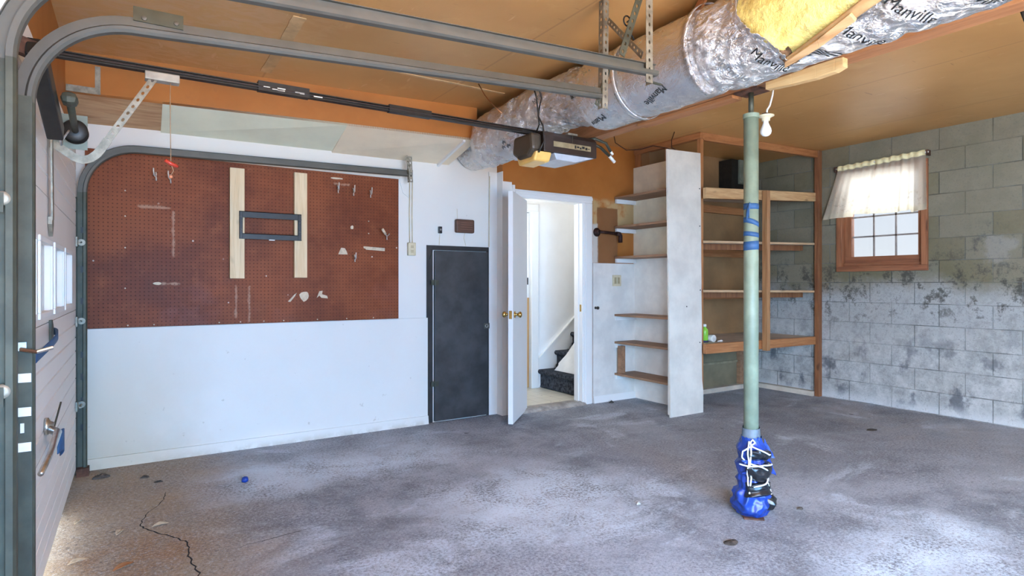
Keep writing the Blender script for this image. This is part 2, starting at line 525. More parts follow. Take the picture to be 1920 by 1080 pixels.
ROPE = plain('white_cord', (.72, .73, .74), .8, 0, .1, 60, .2)
YELLOW = M('yellow_glass_wool', .95, 0, .1)
_n = YELLOW.noise(9, 7, .7)
YELLOW.color(YELLOW.mix(YELLOW.step(YELLOW.noise(4.2, 7, .75), .50, .70), YELLOW.mix(_n, (.74, .56, .12), (.93, .80, .34)), (.36, .22, .09)))
YELLOW.bump(_n, .9, .03); YELLOW = YELLOW.m
KRAFT = plain('kraft_paper', (.46, .29, .13), .75, 0, .12, 8, .2)
PINE_X = wood('pine_x', (.62, .40, .20), (.47, .26, .11), 0)
PINE_Y = wood('pine_y', (.62, .40, .20), (.47, .26, .11), 1)
PINE_Z = wood('pine_z', (.44, .225, .095), (.33, .145, .055), 2)
STUD_Y = wood('stud_y', (.46, .20, .075), (.34, .13, .045), 1)
STUD_Z = wood('stud_z', (.46, .20, .075), (.34, .13, .045), 2)
STUD_X = wood('stud_x', (.46, .20, .075), (.34, .13, .045), 0)
POSTW = wood('red_brown_post', (.30, .125, .05), (.19, .068, .028), 2, dirt=.3)
NEWW = wood('new_whitewood', (.74, .58, .36), (.66, .48, .27), 2)
SHELFB = wood('shelf_brown_board', (.36, .20, .11), (.24, .125, .068), 1, dirt=.25)
BENCHT = plain('dusty_bench_board', (.58, .50, .41), .75, 0, .14, 3, .1)
EDGEP = wood('raw_shelf_edge', (.60, .41, .24), (.48, .30, .16), 0)
PANELB = plain('brown_hardboard', (.32, .18, .08), .6, 0, .12, 2.5, .08)
WINW = wood('window_frame_brown', (.33, .125, .055), (.22, .075, .033), 1)
WINWZ = wood('window_stile_brown', (.36, .14, .06), (.24, .085, .035), 2)
TANW = wood('tan_wood_door', (.55, .32, .13), (.45, .24, .09), 2, knots=False)
BEAMW = wood('beam_wood', (.44, .20, .085), (.32, .13, .05), 1)
CARPET = plain('charcoal_carpet', (.060, .066, .080), .98, 0, .35, 40, .8, .1)
TILE = mk_tile()
IVORY = plain('ivory_plastic', (.62, .54, .36), .45, 0, .06, 20, 0)
WPLAS = plain('white_plastic', (.80, .79, .75), .4, 0, .04, 20, 0)
GREYG = plain('grey_green_box_paint', (.20, .215, .165), .5, .2, .1, 10, .05)
LIME = plain('lime_green_plastic', (.24, .58, .05), .35, 0, .05, 20, 0)
LENSY = plain('amber_lens', (.80, .50, .14), .3, 0, .05, 15, 0)
LENSB = plain('clear_lens_bluish', (.42, .46, .52), .25, 0, .05, 15, 0)
PLATE = plain('brushed_gold_plate', (.50, .42, .25), .35, .6, .1, 20, 0)
INK = plain('black_ink', (.012, .012, .012), .5, 0, 0, 10, 0)
INKG = plain('faded_grey_ink', (.20, .20, .20), .5, 0, .1, 10, 0)
REDP = plain('red_plastic_handle', (.55, .05, .025), .35, 0, .1, 20, 0)
STRING = plain('brown_cord', (.36, .22, .12), .8, 0, .1, 40, 0)
PAPER = plain('torn_paper', (.62, .50, .36), .9, 0, .12, 30, .1)
LEAF = plain('dry_leaf', (.56, .44, .30), .8, 0, .15, 30, .1)
CRACK = plain('dark_crack', (.018, .014, .012), .95, 0, .1, 20, 0)
DEB = plain('dark_debris', (.075, .060, .048), .9, 0, .3, 30, .2)
DRYW = plain('torn_drywall', (.82, .82, .80), .8, 0, .03, 10, .1)
HOOKM = plain('pale_wire', (.66, .58, .50), .4, .2, .08, 30, 0)
CHROME = plain('worn_chrome', (.62, .62, .60), .3, 1, .1, 30, 0)
COPPER = plain('copper_strap', (.42, .19, .09), .35, .9, .15, 20, 0)
GLASS = mk_glass('window_glass', (.97, .98, 1.0))
FROST = mk_glass('door_pane_glass', (1, .98, .98), .35)
CURT = mk_curtain()
BULB = plain('white_bulb_glass', (.85, .84, .80), .2, 0, .02, 20, 0)
GROUND = plain('driveway_concrete', (.50, .46, .41), .9, 0, .1, 2, .1)

XL, XR, YB, YD, HC = -.35, 6.25, 4.75, 4.65, 2.64
YF0 = -2.6

# ------------------------------------------------------------------ room shell
def struct(o, label, cat): return tag(o, label, cat, kind='structure')

o = MB().box(XL-.5, XR+.25, YF0-.2, YB+.12, -.15, 0).build('floor', FLOOR)
struct(o, 'worn grey concrete garage floor with pale patches and brown earth near the garage door', 'floor')
floor_obj = o
# crack running out from the left corner
ck = MB()
cpts = [(.27, 4.02), (.165, 3.985), (.145, 3.86), (.075, 3.70), (.045, 3.60), (.03, 3.50), (.062, 3.42), (.12, 3.33), (.165, 3.25), (.205, 3.18), (.222, 3.10), (.21, 3.0), (.215, 2.9), (.235, 2.80), (.226, 2.70), (.25, 2.55)]
pl = []
for a, b in zip(cpts, cpts[1:]):
    for k in range(4):
        t = k/4
        pl.append((a[0]+(b[0]-a[0])*t+random.uniform(-.007, .007), a[1]+(b[1]-a[1])*t+random.uniform(-.006, .006)))
prev = None
for i, (x, y) in enumerate(pl):
    w = .0014+.0026*abs(noise.noise((i*.6, 2, 1)))+.0016*min(1, i/40)
    nx = (ck.bm.verts.new((x-w, y-w*.3, .0012)), ck.bm.verts.new((x+w, y+w*.3, .0012)))
    if prev: ck.bm.faces.new((prev[0], prev[1], nx[1], nx[0]))
    prev = nx
ck.build('crack', CRACK, floor_obj)
ck = MB(); prev = None
for i in range(26):
    t = i/25; x = .36+.44*t+.006*noise.noise((i*.7, 1, 4)); y = 2.97+.055*t+.010*noise.noise((i*.5, 6, 2))
    w = .0022*(1-abs(2*t-1))+.0006
    nx = (ck.bm.verts.new((x+w*.3, y-w, .0012)), ck.bm.verts.new((x-w*.3, y+w, .0012)))
    if prev: ck.bm.faces.new((prev[0], nx[0], nx[1], prev[1]))
    prev = nx
ck.build('crack', CRACK, floor_obj)

o = MB().box(XL-.2, XR+.25, YF0-.2, YB+.12, HC, HC+.12).build('ceiling', CEIL)
struct(o, 'orange brown boarded garage ceiling with joint seams', 'ceiling')
ceil_obj = o
jt = MB()
def tape(x0, x1, y0, y1):
    n = 14
    for i in range(n):
        t0 = i/n; t1 = (i+1)/n
        if x1-x0 > y1-y0:
            a = x0+(x1-x0)*t0; b = x0+(x1-x0)*t1; w0 = .012*noise.noise((a*5, 1, 0)); w1 = .012*noise.noise((b*5, 1, 0))
            jt.hexa([(a, y0+w0, HC-.004), (b, y0+w1, HC-.004), (b, y1+w1, HC-.004), (a, y1+w0, HC-.004)],
                    [(a, y0+w0, HC+.001), (b, y0+w1, HC+.001), (b, y1+w1, HC+.001), (a, y1+w0, HC+.001)])
        else:
            a = y0+(y1-y0)*t0; b = y0+(y1-y0)*t1; w0 = .010*noise.noise((a*7, 4, 0)); w1 = .010*noise.noise((b*7, 4, 0))
            jt.hexa([(x0+w0, a, HC-.004), (x1+w0, a, HC-.004), (x1+w1, b, HC-.004), (x0+w1, b, HC-.004)],
                    [(x0+w0, a, HC+.001), (x1+w0, a, HC+.001), (x1+w1, b, HC+.001), (x0+w1, b, HC+.001)])
tape(.72, .79, 3.30, 4.28)
tape(.88, 2.35, 3.79, 3.815)
jt.build('joint_tape', plain('peeling_joint_tape', (.62, .40, .19), .6, 0, .12, 9, .1), ceil_obj)

# far wall (white), with the boxed soffit above
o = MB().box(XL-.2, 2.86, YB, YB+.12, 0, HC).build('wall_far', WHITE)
struct(o, 'white painted far wall behind the brown pegboard', 'wall')
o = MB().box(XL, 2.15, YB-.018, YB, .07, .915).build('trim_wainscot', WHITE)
struct(o, 'flush white lower wall panel below the pegboard', 'wall panel')
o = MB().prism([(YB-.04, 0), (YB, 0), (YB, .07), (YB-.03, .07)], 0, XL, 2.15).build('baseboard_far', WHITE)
struct(o, 'low stained white skirting strip under the pegboard wall', 'baseboard')
# soffit: orange face and a gently sloping pale underside, cut by a duct opening at its right end
FX0, FX1 = XL, 2.36
def fy(x): return 4.52-.105*(x-XL)
sof = thing('trim_soffit', (1.0, 4.4, 2.25), 'orange faced soffit box with pale underside above the pegboard wall', 'soffit', kind='structure')
MB().hexa([(FX0, fy(FX0), 2.375), (FX1, fy(FX1), 2.375), (FX1, fy(FX1)+.02, 2.375), (FX0, fy(FX0)+.02, 2.375)],
          [(FX0, fy(FX0), HC), (FX1, fy(FX1), HC), (FX1, fy(FX1)+.02, HC), (FX0, fy(FX0)+.02, HC)]).build('face_board', ORANGE, sof)
def under(x0, x1, name, m, e=0):
    MB().hexa([(x0, fy(x0)+.0, 2.375-e), (x1, fy(x1)+.0, 2.375-e), (x1, YB, 2.262-e), (x0, YB, 2.25-e)],
              [(x0, fy(x0)+.0, 2.390), (x1, fy(x1)+.0, 2.390), (x1, YB, 2.277), (x0, YB, 2.265)]).build(name, m, sof)
under(FX0, .16, 'underside_plank', wood('bare_plank', (.52, .34, .19), (.36, .2, .1), 0))
under(.16, 1.33, 'underside_board', GREENW)
under(1.33, FX1, 'underside_board', CREAM)
MB().hexa([(2.245, fy(2.245)+.01, 2.355), (2.265, fy(2.265)+.01, 2.355), (2.265, YB, 2.238), (2.245, YB, 2.238)],
          [(2.245, fy(2.245)+.01, 2.376), (2.265, fy(2.265)+.01, 2.376), (2.265, YB, 2.263), (2.245, YB, 2.263)]).build('trim_strip', CLEANW, sof)

# doorway wall (orange board), hole for the passage door
o = MB()
YH = YD+.115
o.box(2.86, 3.05, YD, YH, 0, HC); o.box(3.82, 4.56, YD, YH, 0, HC); o.box(3.05, 3.82, YD, YH, 2.04, HC)
o = o.build('wall_doorway', ORANGE)
struct(o, 'orange brown board wall around the open passage doorway', 'wall')
o = MB().box(3.93, 4.50, YD-.012, YD, .0, 1.42).build('trim_wall_panel', SCUFFW)
struct(o, 'scuffed white lower wall panel right of the doorway', 'wall panel')
o = MB().prism([(YD-.035, 0), (YD-.012, 0), (YD-.012, .07), (YD-.02, .07)], 0, 3.93, 4.50).build('baseboard_doorway', CLEANW)
struct(o, 'short white skirting right of the doorway', 'baseboard')
o = MB(); o.box(2.855, 2.955, YD-.01, YD, 0, 2.15); o.box(2.955, 2.984, YD-.02, YD, 0, 2.125)
o = o.build('trim_corner_board', CLEANW)
struct(o, 'white boards covering the wall between the black door and the open door', 'trim')
o = MB().box(2.765, 2.855, YB-.015, YB, 0, 2.24).build('trim_corner_post', CLEANW)
struct(o, 'tall white corner strip right of the black door', 'trim')
MB().box(2.851, 2.858, YD-.0115, YB-.0155, 0, 2.24).build('corner_return', CLEANW, o)

# casing of the doorway
cs = thing('trim_door_casing', (3.5, YD, 0), 'white moulded casing around the open passage doorway', 'door casing', kind='structure')
for x0, x1 in ((2.985, 3.06), (3.81, 3.915)):
    b = MB(); b.box(x0, x1, YD-.018, YD, 0, 2.019); b.box(x0+.02, x1-.02, YD-.026, YD-.018, 0, 2.019)
    b.build('side_casing', CLEANW, cs, bevel=.004)
b = MB(); b.box(2.985, 3.915, YD-.018, YD, 2.02, 2.09); b.box(2.985, 3.915, YD-.026, YD-.018, 2.045, 2.075)
b.build('head_casing', CLEANW, cs, bevel=.004)
b = MB(); b.box(3.05, 3.075, YD-.005, YH+.012, 0, 2.04); b.box(3.795, 3.82, YD-.005, YH+.012, 0, 2.04); b.box(3.075, 3.795, YD-.005, YH+.012, 2.015, 2.04)
b.box(3.785, 3.796, YD+.05, YD+.085, .0, 2.015)
b.build('jamb', CLEANW, cs)
MB().box(3.793, 3.7965, YD+.012, YD+.035, .93, 1.0).build('strike_plate', BRASS, cs)
o = MB().prism([(YD-.05, 0), (YH+.03, 0), (YH+.03, .022), (YD+.02, .03), (YD-.02, .02)], 0, 3.05, 3.82).build('trim_threshold', plain('dusty_threshold', (.34, .32, .30), .7, 0, .2, 12, .2))
struct(o, 'worn grey threshold in the open doorway', 'threshold')

# open passage door
HX, HY = 3.165, 4.700
dd = thing('door_passage', (HX, HY, 0), 'white flush passage door standing open into the garage', 'door', kind='structure')
dirv = Vector((2.72-HX, 4.255-HY, 0)); W = dirv.length; dirv.normalize(); nrm = Vector((-dirv.y, dirv.x, 0))
if nrm.y > 0: nrm = -nrm
TH = .042
def dp(u, n, z): return Vector((HX, HY, z)) + dirv*u + nrm*(n-TH)
MB().hexa([dp(0, 0, .015), dp(W, 0, .015), dp(W, TH, .015), dp(0, TH, .015)],
          [dp(0, 0, 2.0), dp(W, 0, 2.0), dp(W, TH, 2.0), dp(0, TH, 2.0)]).build('door_leaf', CLEANW, dd, bevel=.002)
for sgn in (1, -1):
    n0 = TH if sgn > 0 else 0
    k = MB()
    prof = [(.030, 0), (.030, .006), (.012, .008), (.012, .030), (.020, .034), (.027, .045), (.026, .056), (.016, .064), (.004, .066)]
    rings = []
    c = dp(W-.065, n0, .945); a = nrm*sgn; u = dirv; v = Vector((0, 0, 1))
    for r, h in prof:
        rings.append([k.bm.verts.new(c+a*h+u*(r*math.cos(t*PI/12))+v*(r*math.sin(t*PI/12))) for t in range(24)])
    for A, B in zip(rings, rings[1:]):
        for q in range(24): k.bm.faces.new((A[q], A[(q+1) % 24], B[(q+1) % 24], B[q]))
    k.bm.faces.new(rings[-1]); k.bm.faces.new(rings[0][::-1])
    k.build('door_knob', BRASS, dd, smooth=True)
MB().hexa([dp(W, .008, .91), dp(W+.002, .008, .91), dp(W+.002, TH-.008, .91), dp(W, TH-.008, .91)],
          [dp(W, .008, .98), dp(W+.002, .008, .98), dp(W+.002, TH-.008, .98), dp(W, TH-.008, .98)]).build('latch_plate', BRASS, dd)

# right block wall with a window hole, alcove back wall, front wall
WY0, WY1, WZ0, WZ1 = 2.588, 3.438, 1.335, 2.38
o = MB()
o.box(XR, XR+.2, YF0-.2, WY0, 0, HC); o.box(XR, XR+.2, WY1, YB+.12, 0, HC)
o.box(XR, XR+.2, WY0, WY1, 0, WZ0); o.box(XR, XR+.2, WY0, WY1, WZ1, HC)
o = o.build('wall_right', BLOCK)
struct(o, 'bare concrete block wall with damp stains around the small window', 'wall')
o = MB(); o.box(4.53, XR, 4.45, 4.65, .50, HC); o = o.build('wall_alcove', PANELB)
struct(o, 'brown hardboard wall at the back of the shelf alcove', 'wall')
o = MB(); o.box(4.53, XR, 4.44, 4.65, 0, .50); o = o.build('wall_alcove_base', plain('olive_lower_panel', (.20, .17, .105), .7, 0, .15, 3, .1))
struct(o, 'olive lower panel at the back of the shelf alcove', 'wall')
MB().box(4.54, 6.2, 4.425, 4.44, .30, .325).build('ledge_strip', plain('olive_ledge', (.28, .24, .15), .7), o)
o = MB(); o.box(XL-.2, -.25, YF0-.2, YF0, 0, HC); o.box(2.1, XR+.25, YF0-.2, YF0, 0, HC); o.box(-.25, 2.1, YF0-.2, YF0, 2.15, HC)  # doorway gap in this unseen wall is added to admit fill light
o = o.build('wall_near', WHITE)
struct(o, 'white wall behind the viewer', 'wall')

# left wall: two garage openings, centre post, header; rearmost opening is added for fill light
o = MB()
o.box(XL-.15, XL, -.75, -.45, 0, HC); o.box(XL-.15, XL, 1.90, 2.22, 0, HC); o.box(XL-.15, XL, 4.62, YB, 0, HC)
o.box(XL-.15, XL, YF0, -.75, 2.14, HC); o.box(XL-.15, XL, -.45, 1.90, 2.12, HC); o.box(XL-.15, XL, 2.22, 4.62, 2.12, HC)
o = o.build('wall_left', ORANGE)
struct(o, 'orange brown wall and header holding the garage doors', 'wall')
o = MB(); o.box(XL-12, XL-.5, -14, 16, -.16, -.01); o.box(XL-.5, 8, -14, YF0-.2, -.16, -.01); o = o.build('trim_driveway', GROUND)
struct(o, 'pale concrete driveway outside the garage door', 'driveway')

# hall behind the doorway
o = MB()
o.box(3.845, 6.2, 5.63, 5.73, 0, 2.9); o.box(2.96, 3.62, 5.63, 5.73, 0, 2.9); o.box(3.62, 3.845, 5.63, 5.73, 2.03, 2.9)
o.box(2.86, 2.96, YH, 6.6, 0, 2.9)
o.box(2.86, 6.3, YH, 5.73, 2.9, 3.0); o.box(6.2, 6.3, YH, 5.73, 0, 3.0)
o.box(2.6, 4.2, 6.5, 6.6, 0, 2.9); o.box(2.96, 3.05, YH, YH+.01, 0, 2.9); o.box(3.82, 6.2, YH, YH+.01, 0, 2.9); o.box(3.05, 3.82, YH, YH+.01, 2.04, 2.9)
o = o.build('wall_hall', HALLW); struct(o, 'bright white hall wall beside the staircase', 'wall')
o = MB().box(2.86, 6.3, YH, 6.6, -.15, .012).build('floor_hall', TILE)
struct(o, 'cream tiled hall floor seen through the doorway', 'floor')
o = MB(); o.box(3.838, 3.935, 5.605, 5.63, .012, 2.04); o.box(3.58, 3.63, 5.605, 5.63, .012, 2.04); o.box(3.58, 3.935, 5.605, 5.63, 2.04, 2.12)
o = o.build('trim_hall_casing', CLEANW, bevel=.004); struct(o, 'white casing at the foot of the staircase', 'trim')
o = thing('door_hall', (3.70, 5.66, 0), 'tan wooden inner door edge standing in the hall opening', 'door', kind='structure')
MB().box(3.63, 3.835, 5.66, 5.70, .02, 2.02).build('door_leaf', HALLW, o)
MB().box(3.78, 3.834, 5.652, 5.66, .02, 1.05).build('wood_edge', TANW, o)
b = MB(); b.box(3.765, 3.785, 5.645, 5.652, .48, .55); b.box(3.765, 3.785, 5.645, 5.652, .10, .16); b.box(3.80, 3.82, 5.65, 5.66, 1.2, 1.28)
b.build('hinge', BLACK, o)
# stairs
st = thing('staircase', (3.95, 5.2, 0), 'carpeted charcoal staircase rising to the right behind the doorway', 'staircase', kind='structure')
RISE, RUN = .205, .235
for i in range(6):
    x = 3.96+i*RUN; z = RISE*(i+1)+.02
    b = MB()
    b.prism([(x, z-RISE), (x+RUN+.01, z-RISE), (x+RUN+.01, z), (x-.02, z), (x-.036, z-.012), (x-.036, z-.035), (x-.02, z-.05), (x, z-.055)], 1, YH+.012, 5.628)
    b.build('carpeted_step', CARPET, st, bevel=.01)
sk = MB()
sk.prism([(3.937, .012), (3.937, .34), (5.3, .34+1.37*RISE/RUN), (5.3, .2+1.37*RISE/RUN)], 1, 5.606, 5.63)
sk.prism([(3.937, .335), (5.3, .335+1.37*RISE/RUN), (5.3, .36+1.37*RISE/RUN), (3.937, .36)], 1, 5.595, 5.63)
sk.build('stair_skirting', CLEANW, st)
b = MB()
# a torn sheet propped on the first tread against the next nosing
edge = [(4.03, 5.42, .2275), (4.062, 5.385, .284), (4.075, 5.40, .306), (4.13, 5.335, .402), (4.214, 5.28, .549), (4.24, 5.20, .595), (4.262, 5.0, .634), (4.03, 5.0, .2275)]
fa = [b.bm.verts.new(p) for p in edge]; fb = [b.bm.verts.new((p[0]-.0122, p[1], p[2]+.004)) for p in edge]
b.bm.faces.new(fa); b.bm.faces.new(fb[::-1])
for q in range(len(edge)):
    w_ = (q+1) % len(edge); b.bm.faces.new((fa[q], fa[w_], fb[w_], fb[q]))
o = b.build('drywall_scrap', DRYW, bevel=.003)
rebase(o, (4.15, 5.41, .228)); tag(o, 'torn white drywall scrap leaning on the charcoal carpeted stairs', 'drywall scrap')

# ------------------------------------------------------------------ black closet door
cd = thing('door_closet', (2.46, YB, 0), 'small black closet door with a hasp right of the pegboard', 'door', kind='structure')
b = MB(); b.box(2.145, 2.20, YB-.012, YB, 0, 1.545); b.box(2.745, 2.768, YB-.012, YB, 0, 1.545); b.box(2.20, 2.745, YB-.012, YB, 1.505, 1.545)
b.build('frame', FRAMEB, cd)
MB().box(2.212, 2.742, YB-.034, YB-.004, .012, 1.50).build('door_leaf', DOORB, cd, bevel=.003)
for z in (1.22, .34):
    b = MB(); b.box(2.175, 2.245, YB-.040, YB-.033, z-.022, z+.022); b.tube([(2.208, YB-.041, z-.026), (2.208, YB-.041, z+.026)], .006, 10)
    b.build('hinge', STEELD, cd)
b = MB(); b.box(2.695, 2.755, YB-.042, YB-.034, .80, .85); b.build('hasp', STEEL, cd)
MB().tube(arcpts((2.722, .826), .014, 0, 360, 14, 'XZ', YB-.048)[:-1], .0035, 6, closed=True).build('staple', CHROME, cd, smooth=True)
b = MB(); b.bar((2.17, YB-.016, 1.42), (2.195, YB-.016, 1.49), .01, .004); b.build('latch_strap', STEELD, cd)

# ------------------------------------------------------------------ pegboard and what hangs on it
pb = MB().box(-.262, 1.878, YB-.030, YB-.001, .918, 2.088).build('pegboard', PEG)
rebase(pb, (.8, YB-.03, .918)); tag(pb, 'large reddish brown pegboard across the far wall above the white lower panel', 'pegboard')
PBY = YB-.030
screwset('nail', [(x, PBY, .932) for x in (-.03, .12, .52, .66, .82, .96, 1.21, 1.44, 1.66)]+[(-.045, PBY, z) for z in (1.83, 1.66, 1.45, 1.18)]+[(1.62, PBY, z) for z in (1.72, 1.62)], PAPER, pb, .005)
for (x0, x1, ztop, zb, lab) in ((.585, .682, 2.045, 1.248, 'pale new wood board upright on the pegboard, left end of the black wall mount'),
                       (1.030, 1.124, 2.055, 1.256, 'pale new wood board upright on the pegboard, right end of the black wall mount')):
    o = MB().box(x0, x1, PBY-.040, PBY, zb, ztop).build('wooden_board', NEWW, bevel=.003)
    rebase(o, (.5*(x0+x1), PBY-.02, zb)); tag(o, lab, 'board', 'upright boards carrying the wall mount')
wm = thing('wall_mount', (.86, PBY-.05, 1.54), 'black metal screen wall mount bridging the two pale boards', 'wall mount')
my1 = PBY-.040
for nm, z0, z1 in (('top_rail', 1.690, 1.735), ('bottom_rail', 1.535, 1.575)):
    b = MB(); b.box(.645, 1.078, my1-.014, my1-.010, z0, z1); b.box(.645, 1.078, my1-.014, my1, z1-.004, z1) ; b.box(.645, 1.078, my1-.022, my1-.010, z0, z0+.004)
    b.build(nm, BLACK, wm)
for x0, x1 in ((.645, .668), (1.052, 1.078)):
    MB().box(x0, x1, my1-.016, my1-.002, 1.537, 1.733).build('side_bar', BLACK, wm, bevel=.003)
b = MB(); b.box(.845, .885, my1-.0225, my1-.0145, 1.529, 1.535); b.build('label_strip', WPLAS, wm)
screwset('bolt', [(.66, my1-.016, 1.60), (.66, my1-.016, 1.67), (1.065, my1-.016, 1.60), (1.065, my1-.016, 1.67)], STEEL, wm)

hooks = [(1.366, 1.972, 'wire peg hook, leftmost of three in a row at the pegboard upper right'),
         (1.490, 1.962, 'wire peg hook, middle of three in a row at the pegboard upper right'),
         (1.630, 1.957, 'wire peg hook, rightmost of three in a row at the pegboard upper right'),
         (1.500, 1.430, 'bent wire peg hook under the white paper scrap and strip'),
         (.130, 1.955, 'bent wire peg hook left of the red release handle'),
         (.215, 1.945, 'bent wire peg hook just behind the red release handle')]
for (x, z, lab) in hooks:
    y = PBY
    b = MB()
    b.tube([(x, y, z+.012), (x, y-.012, z+.012), (x+.002, y-.015, z), (x+.001, y-.018, z-.012), (x-.004, y-.05, z-.024), (x-.012, y-.085, z-.018), (x-.016, y-.098, z+.006), (x-.016, y-.10, z+.026)], .0042, 8)
    b.tube([(x, y-.016, z-.005), (x+.003, y-.013, z-.045)], .0042, 8)
    o = b.build('peg_hook', HOOKM, smooth=True); rebase(o, (x, y, z)); tag(o, lab, 'hook', 'wire peg hooks on the pegboard')
b = MB(); x, y, z = 1.764, PBY, 1.612
b.tube([(x+.03, y, z+.012), (x+.03, y-.012, z+.012), (x, y-.03, z-.012), (x-.03, y-.065, z+.012)], .004, 8)
b.tube([(x, y-.03, z-.012), (x+.002, y-.028, z-.04)], .004, 8)
o = b.build('tool_hook', HOOKM, smooth=True); rebase(o, (x, y, z)); tag(o, 'larger peg hook with a pale sleeve near the right edge of the pegboard', 'hook')
MB().tube([(x-.022, y-.056, z+.006), (x-.062, y-.098, z+.038)], .011, 10).build('sleeve', PAPER, o, smooth=True)
o.children[0]['label'] = 'pale tan sleeve on the hook'

def scrap(name, poly, lab, m=PAPER, cat='paper scrap', grp=None):
    b = MB(); b.prism(poly, 1, PBY-.0025, PBY)
    o = b.build(name, m); xs = [p[0] for p in poly]; zs = [p[1] for p in poly]
    rebase(o, (sum(xs)/len(xs), PBY, min(zs))); tag(o, lab, cat, grp)
def blob(cx, cz, rx, rz, seed, n=9):
    return [(cx+rx*(.65+.5*abs(noise.noise((i*1.7, seed, 0))))*math.cos(2*PI*i/n), cz+rz*(.65+.5*abs(noise.noise((i*1.3, seed, 5))))*math.sin(2*PI*i/n)) for i in range(n)]
scrap('paper_scrap', [(1.372, 1.444), (1.447, 1.444), (1.440, 1.468), (1.424, 1.494), (1.395, 1.496), (1.382, 1.468)], 'white torn paper scrap stuck low on the right half of the pegboard')
scrap('adhesive_strip', [(1.577, 1.514), (1.757, 1.505), (1.757, 1.480), (1.600, 1.487), (1.592, 1.495), (1.577, 1.500)], 'long pale adhesive strip near the right edge of the pegboard', PAPER, 'strip')
scrap('paper_fleck', blob(1.482, 1.662, .018, .02, 3), 'tiny pale paper fleck above the white paper scrap')
scrap('tape_residue', [(.99, 1.075), (1.035, 1.125), (1.055, 1.14), (1.04, 1.112), (1.008, 1.072)], 'slanting pale tape residue below the boards, leftmost of three', grp='tape residues low on the pegboard')
scrap('tape_residue', blob(1.112, 1.115, .05, .05, 11, 11), 'blotchy pale tape residue below the boards, middle of three', grp='tape residues low on the pegboard')
scrap('tape_residue', [(1.205, 1.10), (1.225, 1.152), (1.25, 1.155), (1.245, 1.128), (1.285, 1.115), (1.29, 1.095), (1.24, 1.10), (1.225, 1.118)], 'angular pale tape residue below the boards, rightmost of three', grp='tape residues low on the pegboard')
scrap('paint_chip', blob(.14, 1.212, .035, .014, 23, 10), 'pale star shaped chip on the left part of the pegboard')
scrap('paint_chip', blob(1.36, 2.045, .07, .010, 29, 12), 'ragged pale chip along the top edge right of the second board')

# outlet with conduit wires
ot = thing('wall_outlet', (2.0, YB, 1.50), 'ivory surface outlet box hanging from two thin wires right of the pegboard', 'outlet')
obx = MB().box(1.965, 2.035, YB-.035, YB, 1.45, 1.56).build('box', IVORY, ot, bevel=.005)
b = MB()
for z in (1.485, 1.525): b.box(1.988, 2.012, YB-.037, YB-.034, z-.012, z+.012)
b.build('receptacle', plain('ivory_shade', (.50, .42, .26), .5), obx)
for x in (1.988, 2.012):
    MB().tube([(x, YB-.008, 1.555), (x-.003, YB-.008, 1.8), (x+.001, YB-.008, 2.10)], .0042, 8).build('wire', IVORY, ot, smooth=True)
MB().tube([(2.0, YB-.004, 1.93), (1.93, YB-.004, 1.98), (1.895, YB-.004, 2.09), (1.93, YB-.004, 2.2)], .0025, 6).build('loose_wire', WPLAS, ot, smooth=True)
# small black switch and brown chime box
o = thing('wall_sensor', (2.27, YB, 1.65), 'small black button on the white wall above the closet door', 'switch')
MB().box(2.255, 2.288, YB-.022, YB, 1.652, 1.712).build('body', BLACKP, o, bevel=.004)
MB().box(2.264, 2.279, YB-.026, YB-.021, 1.676, 1.692).build('button', plain('grey_button', (.25, .24, .22), .5), o)
MB().tube([(2.272, YB-.004, 1.652), (2.268, YB-.004, 1.60), (2.266, YB-.004, 1.55)], .0022, 6).build('wire', IVORY, o)
o = thing('chime_box', (2.5, YB, 1.66), 'brown wooden chime box on the white wall above the closet door', 'chime box')
MB().box(2.415, 2.60, YB-.045, YB, 1.665, 1.785).build('case', wood('dark_walnut', (.12, .055, .032), (.07, .03, .018), 0), o, bevel=.012)
b = MB()
for z in (1.693, 1.713, 1.733, 1.753): b.box(2.45, 2.575, YB-.049, YB-.044, z, z+.006)
b.build('grille', plain('brown_grille', (.17, .075, .045), .5), o)
MB().tube([(2.52, YB-.004, 1.665), (2.51, YB-.004, 1.62), (2.53, YB-.004, 1.55)], .0022, 6).build('wire', IVORY, o)
MB().tube([(2.445, YB-.004, 1.785), (2.442, YB-.004, 1.88)], .0018, 6).build('wire', IVORY, o)
o = MB().tube([(2.77, YB-.018, 2.2), (2.765, YB-.018, 1.8), (2.765, YB-.018, 1.55)], .004, 8).build('wall_cable', IVORY, smooth=True)
rebase(o, (2.765, YB-.018, 1.55)); tag(o, 'thin cable running down the corner strip to the closet door', 'cable')

# right of the doorway: pipe, outlet, hook
pp = thing('pipe_bracket', (3.96, YD, 1.72), 'rusty iron pipe arm on a flange right of the doorway', 'pipe')
MB().lathe((3.985, YD+.003, 1.735), [(.045, 0), (.045, -.012), (.024, -.016), (.024, -.045), (.020, -.05)], 24, 'Y').build('flange', IRON, pp, smooth=True)
MB().tube([(3.985, YD-.04, 1.735), (3.995, YD-.062, 1.734), (4.03, YD-.07, 1.732), (4.21, YD-.07, 1.724)], .0155, 14).build('arm', IRON, pp, smooth=True)
MB().tube([(4.195, YD-.07, 1.725), (4.235, YD-.07, 1.722), (4.246, YD-.07, 1.705), (4.247, YD-.07, 1.635)], .022, 14).build('elbow', IRON, pp, smooth=True)
ws = thing('switch_plate', (4.235, YD-.012, 1.2), 'ivory double outlet plate on the white panel right of the doorway', 'outlet')
wsp = MB().box(4.185, 4.305, YD-.020, YD-.012, 1.185, 1.30).build('plate', IVORY, ws, bevel=.003)
for x in (4.222, 4.268):
    b = MB(); b.box(x-.014, x+.014, YD-.023, YD-.019, 1.21, 1.275); b.build('receptacle', plain('ivory_socket', (.40, .32, .18), .5), wsp)
